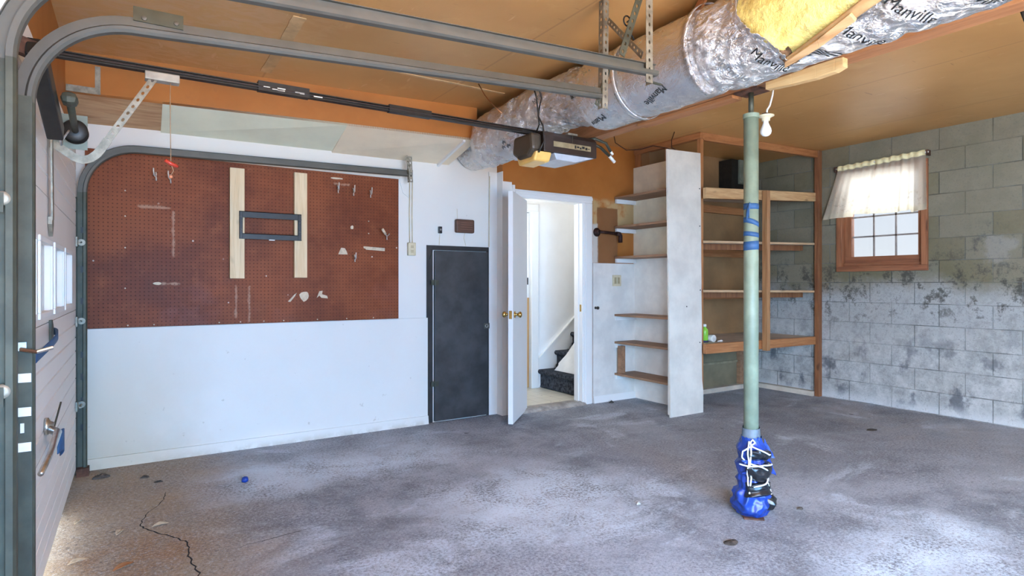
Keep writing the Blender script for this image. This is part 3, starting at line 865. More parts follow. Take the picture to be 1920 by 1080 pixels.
o = MB().lathe((3.96, YD-.009, .965), [(.014, 0), (.014, -.004), (.008, -.006), (.008, -.03), (.016, -.034), (.016, -.046), (.005, -.052)], 16, 'Y').build('coat_peg', BLACK, smooth=True)
rebase(o, (3.96, YD-.012, .965)); tag(o, 'small dark peg on the white panel beside the door casing', 'peg')

# ------------------------------------------------------------------ shelves left of the tall panel
part = thing('trim_partition', (4.52, 4.2, 0), 'stud partition clad in white sheets behind the tall white panel', 'partition', kind='structure')
b = MB(); b.box(4.50, 4.512, 3.80, YD, 0, 1.50); b.build('cladding', plain('white_cladding', (.88, .86, .81), .5, 0, .05, 5, .06), part)
b = MB(); b.box(4.498, 4.512, 3.80, YD, 1.505, 2.44); b.build('cladding', plain('cream_cladding', (.88, .81, .63), .5, 0, .06, 5, .08), part)
for y0, y1 in ((4.56, 4.648), (4.18, 4.22), (3.775, 3.815)):
    MB().box(4.513, 4.552, y0, y1, 0, 2.58).build('stud', STUD_Z, part)
MB().box(4.50, 4.555, 3.765, 4.648, 2.58, 2.638).build('top_plate', STUD_Y, part)
PANELW = plain('aged_white_panel', (.72, .69, .62), .55, 0, .07, 4, .1)
tp = thing('tall_panel', (4.28, 3.76, 0), 'tall white painted panel standing in front of the side shelves', 'panel')
b = MB()
def tpx(z, u): return (4.045+.045*(1-z/2.42)) + u*(.445-.02*(1-z/2.42))
n = 24
ringA = []; ringB = []
poly = []
for i in range(n+1):
    z = 2.435*i/n
    poly.append((tpx(z, 1)+.006*noise.noise((z*3, 1, 0))+(.012 if z < .25 else 0), z if i else .0))
for i in range(n, -1, -1):
    z = 2.42*i/n
    poly.append((tpx(z, 0), z))
b.prism(poly, 1, 3.755, 3.772)
b.build('sheet', PANELW, tp)
for x0, x1 in ((4.10, 4.135), (4.462, 4.495)): MB().box(x0, x1, 3.773, 3.799, .02, 2.40).build('batten', SCUFFW, tp)
screwset('nail', [(4.475, 3.755, 2.1), (4.478, 3.755, 1.75), (4.485, 3.755, 1.15), (4.48, 3.755, .66), (4.30, 3.755, 1.0)], BLACK, tp, .006)

SX0, SX1 = 4.215, 4.497
for i, (z, lab) in enumerate(((2.108, 'narrow brown side shelf, topmost above the pipe arm'),
                              (1.805, 'narrow brown side shelf, second from the top, level with the pipe arm'),
                              (1.492, 'narrow brown side shelf, third from the top, just above the outlet plate'),
                              (.895, 'narrow brown side shelf below the outlet plate, third from the floor'),
                              (.612, 'narrow brown side shelf resting on a short wood leg, second from the floor'),
                              (.285, 'narrow brown side shelf closest to the floor'))):
    t = thing('wall_shelf', (4.35, 4.2, z), lab, 'shelf', 'narrow side shelves on the partition')
    dz = .012*noise.noise((i*3.1, 0, 0))
    MB().hexa([(SX0, 3.80, z-.022+dz), (SX1, 3.80, z-.022+dz), (SX1, YD-.013, z-.022), (SX0, YD-.013, z-.022)],
              [(SX0, 3.80, z+dz), (SX1, 3.80, z+dz), (SX1, YD-.013, z), (SX0, YD-.013, z)]).build('board', SHELFB, t, bevel=.002)
    MB().box(SX0+.012, SX1, YD-.040, YD-.0125, z-.022-.042, z-.0225).build('cleat', CLEANW, t)
    if i == 4:
        MB().box(4.235, 4.295, YD-.09, YD-.04, .285, .59-.0645+.042).build('leg', SHELFB, t)
# ------------------------------------------------------------------ alcove frame and shelves
b = MB().bar((4.556, 3.79, 2.605), (6.19, 3.635, 2.60), .038, .07).build('header_beam', STUD_X)
rebase(b, (5.4, 3.72, 2.57)); tag(b, 'reddish timber header under the ceiling across the shelf alcove', 'timber beam')
b = MB(); b.box(6.188, 6.245, 3.60, 3.652, 0, 2.638)
o = b.build('corner_post', POSTW, bevel=.003); rebase(o, (6.215, 3.63, 0)); tag(o, 'red brown timber post against the block wall beside the window', 'post')
b = MB(); b.box(5.286, 5.338, 3.603, 3.659, .545, 2.135)
o = b.build('shelf_upright', PINE_Z, bevel=.003); rebase(o, (5.31, 3.66, .545)); tag(o, 'pine upright in the middle of the alcove shelves behind the green post', 'post')
b = MB(); b.box(5.93, 6.02, 4.39, 4.438, .0, .55); o = b.build('back_stud', SHELFB); rebase(o, (5.97, 4.41, 0)); tag(o, 'dark stud under the bench at the back of the alcove', 'post')
b = MB(); b.box(6.10, 6.19, 4.39, 4.448, 2.17, 2.638); o = b.build('back_stud', POSTW); rebase(o, (6.15, 4.41, 2.17)); tag(o, 'dark red stud behind the top shelf in the alcove corner', 'post')
b = MB(); b.box(4.60, 6.19, 4.36, 4.439, 0, .05); o = b.build('sill_plate', BENCHT); rebase(o, (5.4, 4.4, 0)); tag(o, 'timber sill plate on the floor at the back of the alcove', 'timber')
b = MB(); b.box(6.165, 6.248, 3.66, 4.355, 0, .05); o = b.build('sill_plate', BENCHT); rebase(o, (6.2, 4.0, 0)); tag(o, 'timber sill plate along the block wall inside the alcove', 'timber')

def alc_shelf(zl, zr, front_h, name, lab, board, beam, lip):
    t = thing(name, (5.4, 4.05, (zl+zr)/2), lab, 'shelf', 'deep alcove shelves')
    yl, yr = 3.735, 3.66
    x0, x1 = 4.555, 6.185
    zt = .018
    MB().hexa([(x0, yl, zl-zt), (x1, yr, zr-zt), (x1, 4.438, zr-zt), (x0, 4.438, zl-zt)],
              [(x0, yl, zl), (x1, yr, zr), (x1, 4.438, zr), (x0, 4.438, zl)]).build('board', board, t)
    if front_h:
        MB().hexa([(4.497, yl-.04, zl-front_h), (x1, yr-.025, zr-front_h*.9), (x1, yr-.001, zr-front_h*.9), (4.497, yl-.001, zl-front_h)],
                  [(4.497, yl-.04, zl+.002), (x1, yr-.025, zr+.002), (x1, yr-.001, zr+.002), (4.497, yl-.001, zl+.002)]).build('front_beam', beam, t, bevel=.002)
    else:
        MB().hexa([(4.497, yl-.012, zl-zt-.002), (x1, yr-.012, zr-zt-.002), (x1, yr-.001, zr-zt-.002), (4.497, yl-.001, zl-zt-.002)],
                  [(4.497, yl-.012, zl+.001), (x1, yr-.012, zr+.001), (x1, yr-.001, zr+.001), (4.497, yl-.001, zl+.001)]).build('front_lip', lip, t)
    MB().box(x0+.04, 6.245, 4.40, 4.437, min(zl, zr)-.10, min(zl, zr)-zt-.001).build('back_cleat', STUD_X, t)
    MB().hexa([(x0+.02, yl+.12, zl-.075), (x1, yr+.12, zr-.075), (x1, yr+.16, zr-.075), (x0+.02, yl+.16, zl-.075)],
              [(x0+.02, yl+.12, zl-zt), (x1, yr+.12, zr-zt), (x1, yr+.16, zr-zt), (x0+.02, yl+.16, zl-zt)]).build('bearer', POSTW, t)
    return t
alc_shelf(2.105, 2.185, .10, 'top_shelf', 'pine fronted top shelf of the alcove carrying the grey metal box', BENCHT, PINE_X, EDGEP)
alc_shelf(1.612, 1.648, 0, 'alcove_shelf', 'thin alcove shelf, second from the top', BENCHT, PINE_X, EDGEP)
alc_shelf(1.150, 1.136, 0, 'alcove_shelf', 'thin alcove shelf, third from the top and next above the bench', BENCHT, PINE_X, EDGEP)
alc_shelf(.645, .640, .09, 'bench_shelf', 'lowest alcove shelf with dusty top and red brown front beam', BENCHT, POSTW if False else STUD_X, EDGEP)

# grey box on the top shelf, bottle and cup on the bench
eb = thing('electrical_box', (5.84, 4.35, 2.2), 'grey green metal electrical box at the back of the top shelf', 'electrical box')
MB().box(5.62, 5.88, 4.27, 4.437, 2.185, 2.60).build('backbox', BLACK, eb)
MB().box(5.725, 5.90, 4.24, 4.268, 2.33, 2.60).build('cover', GREYG, eb, bevel=.004)
b = MB(); b.box(5.72, 5.80, 4.225, 4.239, 2.375, 2.39); b.box(5.72, 5.80, 4.225, 4.239, 2.335, 2.35); b.build('clasp', GREYG, eb)
bt = thing('spray_bottle', (4.65, 3.84, .645), 'lime green plastic bottle at the left end of the bench shelf', 'bottle')
c = (4.648, 3.84, .6455)
MB().lathe(c, [(.028, 0), (.034, .004), (.034, .11), (.030, .125), (.016, .14), (.016, .15)], 24).build('body', LIME, bt, smooth=True)
MB().lathe((c[0], c[1], c[2]+.15), [(.018, 0), (.018, .022), (.012, .026)], 20).build('cap', WPLAS, bt, smooth=True)
MB().lathe((c[0], c[1], c[2]-.0), [(.0345, .0), (.0348, .02)], 24).build('base_band', plain('dark_blue_band', (.03, .035, .09), .5), bt, smooth=True)
cp = thing('roll_of_tape', (4.735, 3.815, .645), 'white round cup lying beside the green bottle', 'cup')
b = MB(); b.lathe((4.738, 3.80, .6805), [(.033, 0), (.035, .004), (.031, .05), (.0305, .06)], 24, 'Y')
o = b.build('body', WPLAS, cp, smooth=True)
MB().lathe((4.738, 3.7995, .6805), [(.028, 0), (.026, -.001)], 24, 'Y').build('bottom_ring', plain('cup_shade', (.62, .62, .58), .5), cp)
cp.name = 'plastic_cup'
o = MB().tube([(4.79, 3.80, .651), (4.815, 3.798, .653), (4.835, 3.795, .655), (4.85, 3.79, .652)], [.004, .006, .010, .006], 10).build('bulb_stub', WPLAS, smooth=True)
rebase(o, (4.81, 3.8, .6455)); o.name = 'plastic_plug'; tag(o, 'tiny white and dark plug lying right of the white cup', 'plug')

# ------------------------------------------------------------------ window and curtain
wn = thing('window_1', (XR, 3.0, WZ0), 'small window with a brown frame and six lower panes in the block wall', 'window', kind='structure')
fw = .055
b = MB(); b.box(XR-.025, XR+.12, WY0, WY1, WZ0, WZ0+fw); b.box(XR-.025, XR+.12, WY0, WY1, WZ1-fw, WZ1); b.build('sill_frame', WINW, wn, bevel=.003)
for y0, y1 in ((WY0, WY0+fw), (WY1-fw, WY1)):
    MB().box(XR-.025, XR+.12, y0, y1, WZ0+fw, WZ1-fw).build('side_frame', WINWZ, wn, bevel=.003)
gy0, gy1, gz0, gz1 = 2.695, 3.316, 1.488, 2.30
b = MB(); b.box(XR+.045, XR+.10, WY0+fw, WY1-fw, WZ0+fw, gz0); b.box(XR+.045, XR+.10, WY0+fw, WY1-fw, gz1, WZ1-fw)
b.box(XR+.02, XR+.11, WY0+fw, WY1-fw, WZ0+fw, WZ0+fw+.03); b.build('sash_rail', WINW, wn, bevel=.003)
for y0, y1 in ((WY0+fw, gy0), (gy1, WY1-fw)):
    MB().box(XR+.045, XR+.10, y0, y1, gz0, gz1).build('sash_stile', WINWZ, wn, bevel=.003)
MUN = plain('muntin_grey_brown', (.30, .25, .22), .5)
for i in (1, 2):
    y = gy0+(gy1-gy0)*i/3; MB().box(XR+.072, XR+.084, y-.008, y+.008, gz0, gz1).build('muntin', MUN, wn)
for i in (1, 2, 3):
    z = gz0+.203*i; MB().box(XR+.072, XR+.084, gy0, gy1, z-.008, z+.008).build('muntin', MUN, wn)
MB().box(XR+.077, XR+.079, gy0, gy1, gz0, gz1).build('window_pane', GLASS, wn)

ct = thing('curtain', (XR-.06, 3.0, 1.87), 'short sheer cream valance hanging over the top of the window', 'curtain')
def cur(u, v):
    # u along the rod (0 left .. 1 right), v down
    yl = 3.40+.13*v**1.1; yr = 2.585-.02*v
    y = yl+(yr-yl)*u
    a = .004+.002*v
    g = lambda c, w: math.exp(-((u-c)/w)**2)
    x = XR-.060-.02*v - a*math.sin(u*2*PI*13+1.2*math.sin(u*9)) - .010*v*math.sin(u*2*PI*2.2+1) + (.012+.018*v)*(g(.445, .014)+.9*g(.72, .02)-.7*g(.76, .03)+.8*g(.87, .014)-.6*g(.12, .05))
    x -= .03*v*max(0, 1-u*5)
    zt = 2.395+.025*u; zb = 1.878+.012*math.sin(u*7)+.01*u
    if .30 < u < .86: zb += .025
    z = zt+(zb-zt)*v
    return (x, y, z)
MB().grid(cur, 150, 26).build('cloth', CURT, ct, smooth=True)
def hem(u, v):
    p = Vector(cur(u, .90+.1*v)); return p+Vector((-.003, 0, 0))
MB().grid(hem, 150, 4).build('hem', CURT, ct, smooth=True)
def head(u, v):
    p = Vector(cur(u, .0)); return (p.x-.004-.010*math.sin(v*PI), p.y, p.z+.032-.05*v+.004*math.sin(u*60))
MB().grid(head, 120, 6).build('rod_pocket', plain('yellow_cream_lace', (.86, .76, .44), .9, 0, .06, 30, .1), ct, smooth=True)  # header band in a yellower cream than the cloth
MB().tube([(XR-.056, 3.44, 2.405), (XR-.056, 2.565, 2.43)], .008, 10).build('curtain_rod', WPLAS, ct, smooth=True)
for y, z in ((3.43, 2.405), (2.575, 2.43)):
    MB().box(XR-.066, XR-.001, y-.006, y+.006, z-.03, z+.02).build('rod_bracket', RUST, ct)

# ------------------------------------------------------------------ support post
PX, PY = 2.745, 1.965
sp = thing('support_post', (PX, PY, 0), 'sage green steel support post under the beam in the middle of the floor', 'support post')
b = MB(); b.hexa([(PX-.10, PY-.03, 0), (PX-.03, PY-.10, 0), (PX+.11, PY+.03, 0), (PX+.03, PY+.11, 0)], [(PX-.10, PY-.03, .008), (PX-.03, PY-.10, .008), (PX+.11, PY+.03, .008), (PX+.03, PY+.11, .008)])
b.build('base_plate', RUST, sp)
sh = MB().tube([(PX, PY, .008), (PX, PY, 2.10)], .037, 40).build('shaft', GREENP, sp)
for p in sp.children[-1].data.polygons: p.use_smooth = len(p.vertices) == 4
MB().lathe((PX, PY, 2.10), [(.041, -.02), (.041, .002), (.03, .004)], 32).build('collar', GREENP, sp)
MB().tube([(PX, PY, 2.10), (PX, PY, 2.215)], .0135, 16).build('jack_screw', STEELD, sp, smooth=True)
MB().box(PX-.05, PX+.06, PY-.07, PY+.07, 2.215, 2.226).build('top_plate', RUST, sp)
# blue tape turns
def band(z0a, z0b, z1a, z1b, nm='tape_band'):
    b = MB(); n = 40; R = .0378
    prev = None
    for k in range(n+1):
        t = 2*PI*k/n; ca = math.cos(t); sa = math.sin(t)
        # slope across the face seen from the door side
        s = .5+.5*(ca*.84-sa*.54)
        zl = z0a+(z0b-z0a)*s; zh = z1a+(z1b-z1a)*s
        cur_ = (b.bm.verts.new((PX+R*ca, PY+R*sa, zl)), b.bm.verts.new((PX+R*ca, PY+R*sa, zh)))
        if prev: b.bm.faces.new((prev[0], cur_[0], cur_[1], prev[1]))
        prev = cur_
    b.build(nm, TAPE, sh, smooth=True, solid=.0012)
band(1.600, 1.600, 1.632, 1.628); band(1.532, 1.505, 1.560, 1.530); band(1.462, 1.450, 1.486, 1.474); band(1.385, 1.390, 1.430, 1.436)
MB().grid(lambda u, v: (PX-.040-.006*math.sin(u*3), PY-.016+.02*(v-.5)+.006*u, 1.625-.075*u+.01*math.sin(v*5)), 8, 4).build('tape_tail', TAPE, sh, smooth=True, solid=.001)

tw = thing('tarp_wrap', (PX, PY, .01), 'bunched blue tarp and black plastic tied with white cord around the green post', 'tarp')
def fold(t, z, amp, seed):
    # sharp pleats running slantwise round the bundle
    p = 1-abs(noise.noise((t*.9+z*7, z*13+seed, 0)))*2
    q = 1-abs(noise.noise((math.cos(t)*1.7+seed, math.sin(t)*1.7, z*15)))*2
    return 1+amp*(.55*p+.55*q-.62)
def rprof(z):
    pts = [(0, .074), (.025, .090), (.07, .098), (.105, .090), (.13, .066), (.16, .068), (.175, .074), (.20, .060), (.23, .072), (.26, .076), (.285, .060), (.31, .070), (.34, .076), (.365, .060), (.385, .052), (.45, .047)]
    for (a, r0), (c_, r1) in zip(pts, pts[1:]):
        if a <= z <= c_: return r0+(r1-r0)*(z-a)/(c_-a)
    return .046
FA = .30
b = MB()
def tr(z, t): return max(rprof(z)*fold(t, z, FA*(1-.5*z/.42), 3.7), .0405)
def tf(u, v):
    z = .40*u; t = 2*PI*v
    r = tr(z, t)
    return (PX+r*math.cos(t), PY+r*math.sin(t), .009+z+(.008*noise.noise((math.cos(t)*3, math.sin(t)*3, z*9)) if u > .03 else 0))
b.grid(tf, 120, 150, wrap=True).build('blue_tarp', TARP, tw, smooth=True)
def patch(z0, z1, t0, t1, m, nm, grow, seed, amp=.25):
    def f(u, v):
        z = z0+(z1-z0)*u; t = math.radians(t0+(t1-t0)*v)
        e = min(1, min(u, 1-u)*7, min(v, 1-v)*9)
        bul = math.sin(PI*u)
        r = max(rprof(z)*(1+.05*noise.noise((t*2, z*20, seed))), .044)*(1+.16*bul)+grow*e-.016*(1-e)
        r += .007*(1-2*abs(noise.noise((t*2.2+z*14, z*30, seed))))*e
        return (PX+r*math.cos(t), PY+r*math.sin(t), .009+z+.012*math.sin(t*2+seed)*e)
    MB().grid(f, 30, 60).build(nm, m, tw, smooth=True)
patch(.100, .178, 188, 330, BLACKP, 'black_plastic', .012, 5)
patch(.178, .280, 190, 330, BLACKP, 'black_plastic', .012, 8)
patch(.278, .345, 196, 330, BLACKP, 'black_plastic', .010, 12)
patch(.03, .10, 275, 350, BLACKP, 'black_plastic', .006, 15)
def flap(p, q, r_, nm='tarp_flap'):
    p, q, r_ = Vector(p), Vector(q), Vector(r_)
    def f(u, v):
        a = p.lerp(q, u); c = a.lerp(r_, v)
        return c+Vector((.006*noise.noise(c*40), .006*noise.noise(c*40+Vector((3, 3, 3))), .008*math.sin(u*7)*(1-v)))
    MB().grid(f, 10, 10).build(nm, TARP, tw, smooth=True, solid=.002)
flap((PX+.055, PY-.05, .34), (PX+.055, PY-.05, .22), (PX+.115, PY-.07, .20))
flap((PX+.05, PY-.04, .40), (PX+.06, PY-.05, .29), (PX+.10, PY-.075, .295))
flap((PX-.05, PY-.045, .30), (PX-.05, PY-.05, .25), (PX-.105, PY-.02, .30))
flap((PX-.05, PY-.045, .25), (PX-.05, PY-.05, .20), (PX-.10, PY-.015, .235))
MB().grid(lambda u, v: (PX+(.047+.002*math.sin(v*2*PI*3)-.004*u)*math.cos(2*PI*v), PY+(.047+.002*math.sin(v*2*PI*3)-.004*u)*math.sin(2*PI*v), .396+.062*u+.008*math.sin(2*PI*v+1)*u), 6, 40, wrap=True).build('grey_tape_collar', GTAPE, tw, smooth=True)
# cord loops: a cage of white cord on the near side and rings around
def ropeline(pts, r=.0042):
    out = []
    for i in range(len(pts)-1):
        for k in range(8):
            s = k/8
            t = math.radians(pts[i][0]+(pts[i+1][0]-pts[i][0])*s); z = pts[i][1]+(pts[i+1][1]-pts[i][1])*s
            rr = max(rprof(min(z, .42))*1.08, .046)+.018
            out.append((PX+rr*math.cos(t), PY+rr*math.sin(t), z+.012))
    MB().tube(out, r, 7).build('cord', ROPE, tw, smooth=True)
ropeline([(214, .385), (216, .33), (212, .27), (216, .2), (210, .11)])
ropeline([(208, .385), (206, .32), (209, .27), (204, .22), (208, .15)])
ropeline([(180, .265), (212, .262), (255, .268), (292, .262), (318, .255)])
ropeline([(214, .365), (246, .345), (282, .315), (312, .31)])
ropeline([(212, .36), (192, .335), (186, .30), (200, .27)])
ropeline([(212, .275), (246, .262), (276, .235), (292, .20), (258, .17), (218, .155)])
ropeline([(214, .15), (250, .13), (286, .115), (310, .14)], .003)
ropeline([(292, .20), (268, .18), (290, .15), (306, .12)], .003)
ropeline([(210, .375), (222, .395), (230, .38), (214, .365)], .0035)

# ------------------------------------------------------------------ beam, duct and what hangs on it
o = MB().box(2.70, 2.80, YF0+.01, 3.98, 2.227, HC-.001).build('ceiling_beam', BEAMW)
rebase(o, (2.75, 1.0, 2.227)); tag(o, 'long timber beam under the ceiling behind the foil duct', 'beam')
o = MB().bar((2.735, 2.75, 2.217), (2.742, 2.05, 2.213), .085, .018).build('beam_shim', STUD_Y)
rebase(o, (2.74, 2.4, 2.205)); tag(o, 'reddish wood strip under the beam left of the post top', 'wood strip')
DCX, DCZ, DRX, DRZ = 2.45, 2.375, .215, .225
def dcen(y):
    x, z, k = DCX, DCZ, 1.0
    if y > 2.75:
        s = min(1, max(0, (y-2.75)/.35)); e = min(1, max(0, (3.75-y)/.3)); w = min(s, e); w = w*w*(3-2*w)
        z += .05*w; k -= .10*w
    if y > 4.05:
        s = min(1, (y-4.05)/.5); s = s*s*(3-2*s)
        x += .13*s; z += .035*s; k -= .12*s
    return x, z, k
def dsurf(y, th, off=0.0):
    x, z, k = dcen(y)
    return Vector((x+(DRX*k+off)*math.cos(th), y, z+(DRZ*k+off)*math.sin(th)))
def crink(y, th, amp):
    c = math.cos(th); s = math.sin(th)
    # long wrinkles running round the duct plus small dents
    a = noise.noise((c*1.6+3, s*1.6, y*7))
    b_ = noise.noise((c*4, s*4, y*16+5))
    d = noise.noise((c*9, s*9, y*24+9))
    return amp*(abs(a)*1.3+.7*b_+.35*d)
duct = thing('insulated_duct', (DCX, 2.5, DCZ-DRZ), 'foil wrapped insulated duct hanging under the ceiling along the beam', 'duct')
secs = [(-1.2, 1.955, .017, .0), (1.93, 2.50, .0045, -.006), (2.47, 2.86, .006, -.004), (2.84, 3.62, .020, -.012), (3.58, 4.12, .020, -.002), (4.08, 4.74, .016, -.006)]
for (y0, y1, amp, off) in secs:
    L = y1-y0; ny = max(16, int(L/.012)); 
    def f(u, v, y0=y0, L=L, amp=amp, off=off):
        y = y0+L*u; th = 2*PI*v
        e = min(1, min(u*L, (1-u)*L)/.05)
        o_ = off-.022*(1-e)**2 + crink(y, th, amp)*(.35+.65*e)-amp*.9
        return dsurf(y, th, o_)
    MB().grid(f, ny, 110, wrap=True).build('foil_sleeve', FOIL, duct, smooth=True)
def strapf(y0, wd, nm, m, th0=0, th1=360, lean=0, off=.003, n=60):
    def f(u, v):
        th = math.radians(th0+(th1-th0)*u)
        return dsurf(y0+wd*(v-.5)+lean*math.sin(th), th, off)
    MB().grid(f, n, 2).build(nm, m, duct, smooth=True, solid=.003)
strapf(1.965, .03, 'strap', FOIL, 90, 260, .0, .004)
strapf(2.485, .03, 'strap', FOIL, 100, 330, .02, .000)
# torn open insulation: foil peeled back from the left edge to the splint
def ins_tmax(y):
    if y < 1.5: return 245-(1.5-y)*73
    return 245-(y-1.5)/.16*61
def ins(u, v):
    y = .80+.88*u; tm = max(112, ins_tmax(y)); t = 108+(tm-108)*v
    th = math.radians(t)
    e = min(1, (1-u)*9, (1-v)*7)
    n_ = .016*noise.noise((y*4.5, th*2.2, 0))+.007*noise.noise((y*14, th*6, 4))+.003*noise.noise((y*45, th*18, 4))
    return dsurf(y, th, -.004+.022*e+n_*(.4+.6*e))
MB().grid(ins, 110, 90).build('exposed_insulation', YELLOW, duct, smooth=True)
def torn(seed, lift, wd):
    path = [(1.69, 120), (1.675, 150), (1.655, 184), (1.60, 200), (1.545, 212), (1.505, 228), (1.50, 247)]
    def f(u, v):
        q = u*(len(path)-1); i = min(int(q), len(path)-2); a = q-i
        y = path[i][0]*(1-a)+path[i+1][0]*a; t = path[i][1]*(1-a)+path[i+1][1]*a
        j = wd*(.5+1.1*abs(noise.noise((u*13, seed, 0)))+.5*noise.noise((u*37, seed, 2)))
        y2 = y+.045-(.045+j)*v
        t2 = t-4*v*noise.noise((u*9, seed, 3))
        return dsurf(y2, math.radians(t2), .004+lift*v*v+.006*noise.noise((u*22, v*3, seed)))
    MB().grid(f, 90, 8).build('torn_foil_edge', FOIL, duct, smooth=True, solid=.0015)
torn(2, .034, .022)
def kr(u, v):
    y = 1.505-.70*u; t0 = 248-51*u
    th = math.radians(t0-(9+5*u)*v)
    return dsurf(y, th, .010+.020*math.sin(v*PI*.8)+.005*noise.noise((y*16, v*3, 1)))
MB().grid(kr, 40, 8).build('kraft_facing', KRAFT, duct, smooth=True, solid=.003)
def burnt(u, v):
    y = 1.525-.06*u; th = math.radians(252-26*v)
    return dsurf(y, th, .014+.012*noise.noise((y*60, v*6, 3)))
MB().grid(burnt, 10, 14).build('frayed_fibre', plain('frayed_brown_fibre', (.16, .09, .045), .95, 0, .3, 30, .4), duct, smooth=True)
# printing on the foil
def wrapped(o_verts):
    pass
def print_text(txt, a, b, size, m=INK, nm='printed_text', frac=1.0):
    """text set along the duct skin from (y,theta) a to b"""
    cu = bpy.data.curves.new('t', 'FONT'); cu.body = txt; cu.size = 1.0; cu.shear = .0
    ob = bpy.data.objects.new('t', cu); COL.objects.link(ob)
    bpy.context.view_layer.update()
    me = bpy.data.meshes.new_from_object(ob.evaluated_get(bpy.context.evaluated_depsgraph_get()))
    COL.objects.unlink(ob); bpy.data.objects.remove(ob)
    bm = bmesh.new(); bm.from_mesh(me)
    bmesh.ops.triangulate(bm, faces=bm.faces)
    for _ in range(2):
        bmesh.ops.subdivide_edges(bm, edges=[e for e in bm.edges if e.calc_length() > .12], cuts=1, use_grid_fill=False)
        bmesh.ops.triangulate(bm, faces=bm.faces)
    xs = [v.co.x for v in bm.verts]; x0, x1 = min(xs), max(xs); w = x1-x0
    R = .22
    ta, tb = math.radians(a[1]), math.radians(b[1])
    du = Vector(((tb-ta)*R, b[0]-a[0])); Ltot = du.length; du.normalize()
    k = Ltot/w
    hgt = size/.73
    for v in bm.verts:
        s = (v.co.x-x0)*k*frac; q = v.co.y*hgt
        # baseline direction (theta, y) and letter-up direction
        th_s = du.x*s+du.y*q; y_s = du.y*s-du.x*q
        th = ta+th_s/R; y = a[0]+y_s
        amp = .004
        for (y0, y1, am, of) in secs:
            if y0+.02 <= y <= y1: amp = am; off = of
        o_ = off+crink(y, th, amp)-amp*.9+.0022
        v.co = dsurf(y, th, o_)
    m2 = MB(); m2.bm.free(); m2.bm = bm
    return m2.build(nm, m, duct)
print_text('Manville', (1.655, 224), (1.580, 272), .050)
print_text('Manville', (1.835, 214), (1.76, 264), .046, INKG)
print_text('Manville', (1.285, 231), (1.205, 285), .050)
print_text('Manville', (1.095, 222), (1.00, 268), .050)
print_text('Manville', (.90, 230), (.815, 275), .050)
print_text('Manville', (2.165, 220), (2.335, 236), .045)
print_text('Manville', (2.885, 196), (2.735, 186), .042)
print_text('Manv', (2.665, 231), (2.80, 240), .045, INK)
print_text('Manv', (3.31, 181), (3.22, 166), .042, INKG)
for i in range(5):   # ruled bars beside the splint
    y = 1.455-.022*i
    b = MB()
    def f(u, v, y=y, i=i):
        th = math.radians(240+6*i*.6+(16+4*i)*u); yy = y-.03*u+.006*v
        return dsurf(yy, th, crink(yy, th, .017)-.017*.9+.0025)
    b.grid(f, 10, 1).build('printed_bar', INK, duct)
for (y, t) in ((3.66, 215), (3.69, 222), (3.64, 225), (4.3, 250)):
    b = MB(); 
    def f(u, v, y=y, t=t): 
        th = math.radians(t+5*u+1.5*math.sin(v*9)); yy = y+.035*v
        return dsurf(yy, th, .014)
    b.grid(f, 4, 6).build('printed_mark', INKG, duct)
# splintered wood by the tear, and one under the duct
def duct_pt(y, t, off): return dsurf(y, math.radians(t), off)
o = MB()
a = [duct_pt(1.515, 246, .030), duct_pt(1.50, 240, .030), duct_pt(1.50, 240, .045), duct_pt(1.515, 246, .045)]
c = [duct_pt(1.34, 236, .034), duct_pt(1.33, 228, .034), duct_pt(1.33, 228, .052), duct_pt(1.34, 236, .052)]
d = [duct_pt(1.175, 224, .034), duct_pt(1.185, 217, .034), duct_pt(1.185, 217, .052), duct_pt(1.175, 224, .052)]
o.hexa(a, c); o.hexa(c, d)
o = o.build('wood_splint', PINE_Y, bevel=.002); rebase(o, duct_pt(1.34, 232, .03)); tag(o, 'raw split wood strip lying across the torn yellow insulation', 'wood strip')
o = MB()
pts = [(1.84, 2.188, 2.204), (1.70, 2.176, 2.208), (1.58, 2.170, 2.212), (1.49, 2.174, 2.212), (1.452, 2.186, 2.208)]
for p, q in zip(pts, pts[1:]):
    o.hexa([(2.685, p[0], p[1]), (2.725, p[0], p[1]), (2.725, p[0], p[2]+.020), (2.685, p[0], p[2]+.020)],
           [(2.685, q[0], q[1]), (2.725, q[0], q[1]), (2.725, q[0], q[2]+.020), (2.685, q[0], q[2]+.020)])
o = o.build('wood_splint', wood('splint_pine', (.70, .47, .22), (.60, .36, .15), 1), bevel=.002); rebase(o, (2.70, 1.65, 2.18)); tag(o, 'pale curved wood strip under the beam right of the post top', 'wood strip')
o = MB(); o.bar((2.545, 2.30, HC-.028), (2.60, 1.55, HC-.026), .035, .05)
o = o.build('nailing_strip', STUD_Y); rebase(o, (2.57, 1.9, HC-.03)); tag(o, 'rough reddish lath on the ceiling above the torn duct', 'wood strip')
MB().bar((2.40, 1.985, HC-.002), (2.262, 1.985, 2.42), .012, .055, up=(0, 1, 0)).build('hanger_strip', STUD_Z, duct)

